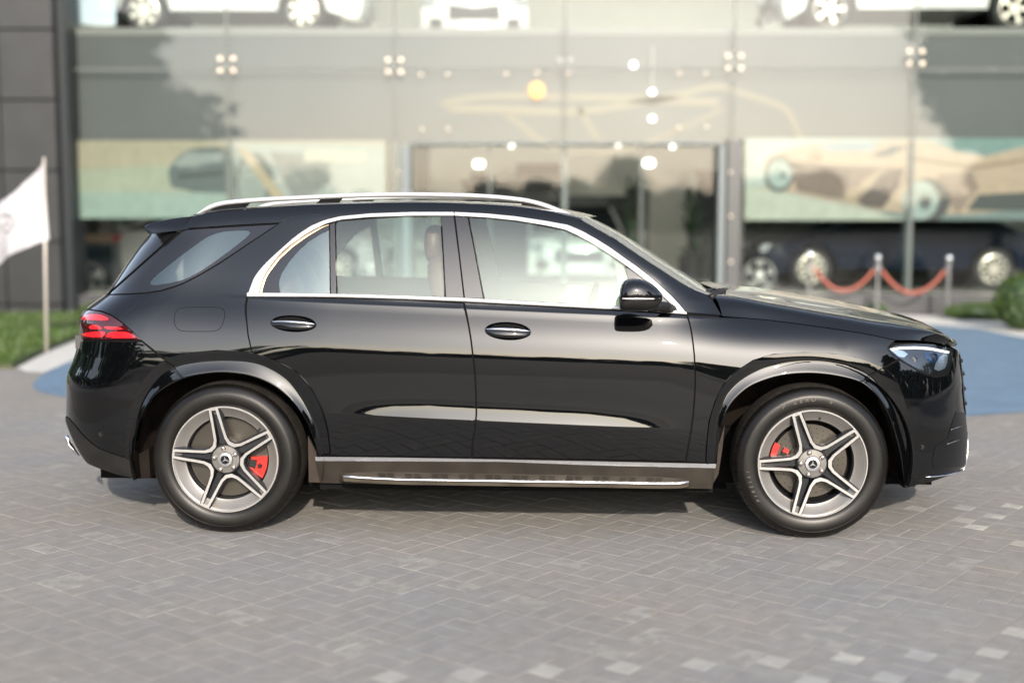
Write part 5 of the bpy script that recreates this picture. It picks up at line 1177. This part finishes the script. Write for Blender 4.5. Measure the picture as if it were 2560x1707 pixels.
def potplant(x, y, d, label, h=1.3, spread=.45):
    p = w2(x, y, d); o = empty('potted_plant', (p.x, d, FL + .012), 0, label, 'plant')
    MB().lathe([(.0, 0), (.20, 0), (.24, .5), (.22, .5), (.2, .45), (0, .45)], 20, 'z').build('planter', darkw, o, sm=True, auto=30); m = MB()
    for k in range(70):
        a = random.uniform(0, 2 * pi); r = random.uniform(.3, 1) * spread; z = random.uniform(.6, h); q = Vector((r * cos(a), r * sin(a), z)); b_ = Vector((0, 0, z - .35)); t = Vector((-sin(a), cos(a), 0)) * .035
        m.add([b_, b_.lerp(q, .55) + t + Vector((0, 0, .12)), q, b_.lerp(q, .55) - t + Vector((0, 0, .12))], [(0, 1, 2, 3)])
    m.build('leaves', leafd, o, fix=False); MB().tube([(0, 0, .4), (.02, 0, h * .8)], .025, 6).build('stem', bark, o)
potplant(1448, 480, 23.2, 'tall potted palm with dark leaves under the brighter pendant lamp', 2.0, .42); potplant(1590, 480, 22.8, 'bushy potted plant in front of the dark grey partition', 1.75, .5)
p = wbox(1440, 430, 1492, 700, 23.6, .4); thing_mb('display_stand', 'black upright display stand behind the potted palm', 'stand', MB().box(*p), darkw, bevel=.02)

# ------------------------------------------------------------------ rope barrier
steel = pbr('brushed_steel', (.27, .27, .265), .35, .9); ball = pbr('polished_ball', (.8, .8, .8), .12, 1.0); rope = pbr('red_rope', (.27, .075, .05), .7, bump=(200, .4, .003))
posts = []
for x, ytop, d, lb in ((1860, 583, 20.05, 'left one of the three steel barrier posts, partly behind the SUV bonnet'), (2017, 590, 19.85, 'middle one of the three steel barrier posts holding both ropes'), (2180, 592, 19.6, 'right one of the three steel barrier posts, its white foot in view')):
    p = w2(x, ytop, d); o = empty('barrier_post', (p.x, d, 0), 0, lb, 'barrier post', 'steel rope barrier posts'); h = p.z
    MB().tube([(0, 0, .02), (0, 0, h - .05)], .029, 16).build('post', steel, o, sm=True, auto=30); MB().blob((0, 0, h - .01), .056, .056, .056, 18, 12).build('ball_top', ball, o, sm=True)
    MB().lathe([(0, .035), (.05, .035), (.15, .012), (.16, 0), (0, 0)], 28, 'z').build('base', whitem, o, sm=True, auto=30); MB().lathe([(.03, 0), (.052, 0), (.052, .03), (.03, .03)], 16, 'z', (0, 0, h - .13)).build('collar', steel, o, sm=True, auto=30); posts.append((p.x, d, h - .13))
for i, lb in ((0, 'salmon red rope between the left and the middle barrier posts'), (1, 'salmon red rope between the middle and the right barrier posts')):
    a, b_ = Vector(posts[i]), Vector(posts[i + 1]); pts = []
    for k in range(25):
        t = .06 + .88 * k / 24; q = a.lerp(b_, t); q.z -= .44 * (1 - (2 * t - 1) ** 2) - .02; pts.append(q)
    o = tag(MB().tube(pts, .026, 10).build('barrier_rope', rope, sm=True), lb, 'rope', 'barrier ropes'); MB().tube([pts[0], a], .014, 8).build('hook', ball, o, sm=True); MB().tube([pts[-1], b_], .014, 8).build('hook', ball, o, sm=True)

# ------------------------------------------------------------------ flag
cloth = pbr('flag_cloth', (.33, .33, .355), .7); fd = 14.8; pb = w2(106, 782, fd); pt_ = w2(101, 366, fd)
fo = empty('flag', (pb.x, fd, 0), 0, 'white flag with a faint round emblem on a thin pale pole left of the SUV', 'flag')
MB().tube([(0, 0, 0), (pt_.x - pb.x, 0, pt_.z + .02)], [.020, .013], 12).build('pole', pbr('pole_paint', (.46, .43, .38), .4, .2), fo, sm=True)
vs = []; NX, NZ = 26, 22
for i in range(NX + 1):
    u = i / NX
    for j in range(NZ + 1):
        v = j / NZ; top = Vector(w2(101 - 165 * u, 368 + (160 * u ** .9), fd)); bot = Vector(w2(112 - 185 * u, 552 + 95 * u ** 1.3, fd)); q = top.lerp(bot, v); q.y = fd + .12 * sin(7.5 * u + 2.2 * v) * (.25 + u) + .035 * sin(17 * u - 3 * v)
        vs.append((q.x - pb.x, q.y - fd, q.z))
fl = MB().add(vs, [(i * (NZ + 1) + j, i * (NZ + 1) + j + 1, (i + 1) * (NZ + 1) + j + 1, (i + 1) * (NZ + 1) + j) for i in range(NX) for j in range(NZ)]).build('flag_cloth', cloth, fo, sm=True)
def fpt(x, y):
    u = (104 - x) / 170; q = Vector(w2(x, y, fd)); q.y = fd + .12 * sin(7.5 * u + 2.2 * .5) * (.25 + u) + .035 * sin(17 * u - 1.5) - .02; return (q.x - pb.x, q.y - fd, q.z)
em = MB(); em.tube([fpt(23 + 17 * cos(a), 512 + 21 * sin(a)) for a in [2 * pi * k / 28 for k in range(28)]], .009, 5, closed=True)
for a in (pi / 2, pi / 2 + 2.094, pi / 2 - 2.094): em.tube([fpt(23, 512), fpt(23 + 15 * cos(a), 512 - 19 * sin(a))], [.008, .002], 5)
em.build('emblem', pbr('emblem_grey', (.12, .12, .12), .6), fl)

# ------------------------------------------------------------------ planting
gm = MB(); gp = [(-5.25, 13.35), (-5.55, 15.5), (-5.65, 17.5), (-5.7, 19.6), (-9.8, 19.6), (-9.8, 13.3), (-7.5, 13.0), (-6.2, 13.0)]
gpa = np.array(gp)
for _ in range(26000):
    x, y = random.uniform(-9.8, -5.2), random.uniform(12.9, 19.6)
    if not (pip(np.array([[x, y]]), gp)[0] if _ % 1 == 0 else True): continue
    h = .10 + .05 * sin(1.7 * x) * sin(1.3 * y) + random.uniform(0, .05); a = random.uniform(0, 2 * pi); l = Vector((cos(a), sin(a), 0)) * random.uniform(.01, .05); t = Vector((-sin(a), cos(a), 0)) * .012
    b_ = Vector((x, y, max(0, h - .11))); gm.add([b_ - t, b_ + t, b_ + l + Vector((0, 0, h - b_.z))], [(0, 1, 2)])
g_ = gm.build('ground_cover', leafg, fix=False); tag(g_, 'bright green ground cover', 'ground cover', kind='stuff')
flat('planting_bed', gp, .05, pbr('soil', (.05, .06, .025), .95), .05)
def bush(name, label, c, r, n, s, mat, cat='shrub'):
    m = MB(); leafy(m, (0, 0, c[2]), *r, n, s); o = m.build(name, mat, fix=False); o.location = (c[0], c[1], 0); tag(o, label, cat)
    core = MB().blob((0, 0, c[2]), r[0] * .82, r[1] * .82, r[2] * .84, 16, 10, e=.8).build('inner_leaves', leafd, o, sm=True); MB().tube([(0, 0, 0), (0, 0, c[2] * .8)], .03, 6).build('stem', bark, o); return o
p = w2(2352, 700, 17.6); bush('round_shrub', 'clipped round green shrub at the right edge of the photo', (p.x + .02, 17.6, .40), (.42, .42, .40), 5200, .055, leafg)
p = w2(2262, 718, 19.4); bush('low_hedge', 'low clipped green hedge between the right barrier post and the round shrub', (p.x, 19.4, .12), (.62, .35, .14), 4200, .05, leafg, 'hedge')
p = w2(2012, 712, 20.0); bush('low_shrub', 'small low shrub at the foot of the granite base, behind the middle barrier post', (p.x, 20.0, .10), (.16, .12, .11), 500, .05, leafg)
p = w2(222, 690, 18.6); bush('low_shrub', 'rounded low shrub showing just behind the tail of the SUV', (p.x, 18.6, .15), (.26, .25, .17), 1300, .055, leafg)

# ------------------------------------------------------------------ what stands behind the photographer and shows in the glass and the paint
def big_tree(name, label, x, y, h, r, zb, shape, n, s):
    o = empty(name, (x, y, 0), 0, label, 'tree'); MB().tube([(0, 0, 0), (.1, 0, h * .4), (0, .1, h * .9)], [r * .07, r * .05, .03], 10).build('trunk', bark, o, sm=True); m = MB(); lm = MB()
    k = 0
    while k < n:
        t = random.random(); z = zb + (h - zb) * t; rr = r * shape(t); a = random.uniform(0, 2 * pi); q = rr * random.uniform(.35, 1.0); c = (q * cos(a), q * sin(a), z); cr = random.uniform(.35, .8); leafy(m, c, cr, cr, cr * .5, 26, s); k += 26
        if random.random() < .15: lm.tube([(0, 0, z - rr * .15), (c[0], c[1], c[2])], [.05, .01], 5)
    m.build('crown', leafd, o, fix=False); lm.build('branches', bark, o); return o
big_tree('conifer_tree', 'dark spreading conifer mirrored in the left glass panels', -20.5, -14, 14.5, 14.4, 2.0, lambda t: (1 - t) ** 1.15 * (.86 + .14 * sin(26 * t)), 60000, .42)
big_tree('broadleaf_tree', 'dark rounded tree mirrored in the right glass panels', 20.6, -14, 13.5, 3.3, 4.3, lambda t: .35 + .75 * sin(pi * min(1, t * .85 + .08)), 30000, .34)
big_tree('street_tree', 'small round tree mirrored in the front door of the SUV', 6.2, -30, 4.3, 1.4, 1.3, lambda t: .4 + .6 * sin(pi * t), 4200, .26)
tm = MB()
for k in range(1100):
    x = random.uniform(-150, 150); h = 3.1 + .6 * sin(x * .11) + .5 * sin(x * .31 + 1) + random.uniform(-.9, .7); z = random.uniform(0, 1) ** .6 * h; r = random.uniform(.8, 1.9); tm.blob((x, -62 + random.uniform(-4, 4), max(.4, z - r * .5)), r, r, r * .8, 7, 5)
    if k % 3 == 0: leafy(tm, (x, -58, z), r, r, r, 14, .5)
for k in range(1400):
    sx = 1 if k % 2 else -1; y = random.uniform(-62, 75); h = 8.0 + 2.0 * sin(y * .23 + sx) + random.uniform(-2, 1.5); z = random.uniform(0, 1) ** .6 * h; r = random.uniform(.9, 2.0); tm.blob((sx * (40 + random.uniform(-3, 3)), y, max(.4, z - r * .5)), r, r, r * .8, 7, 5)
tag(tm.build('far_trees', leafd, fix=False), 'far line of trees', 'trees', kind='stuff')
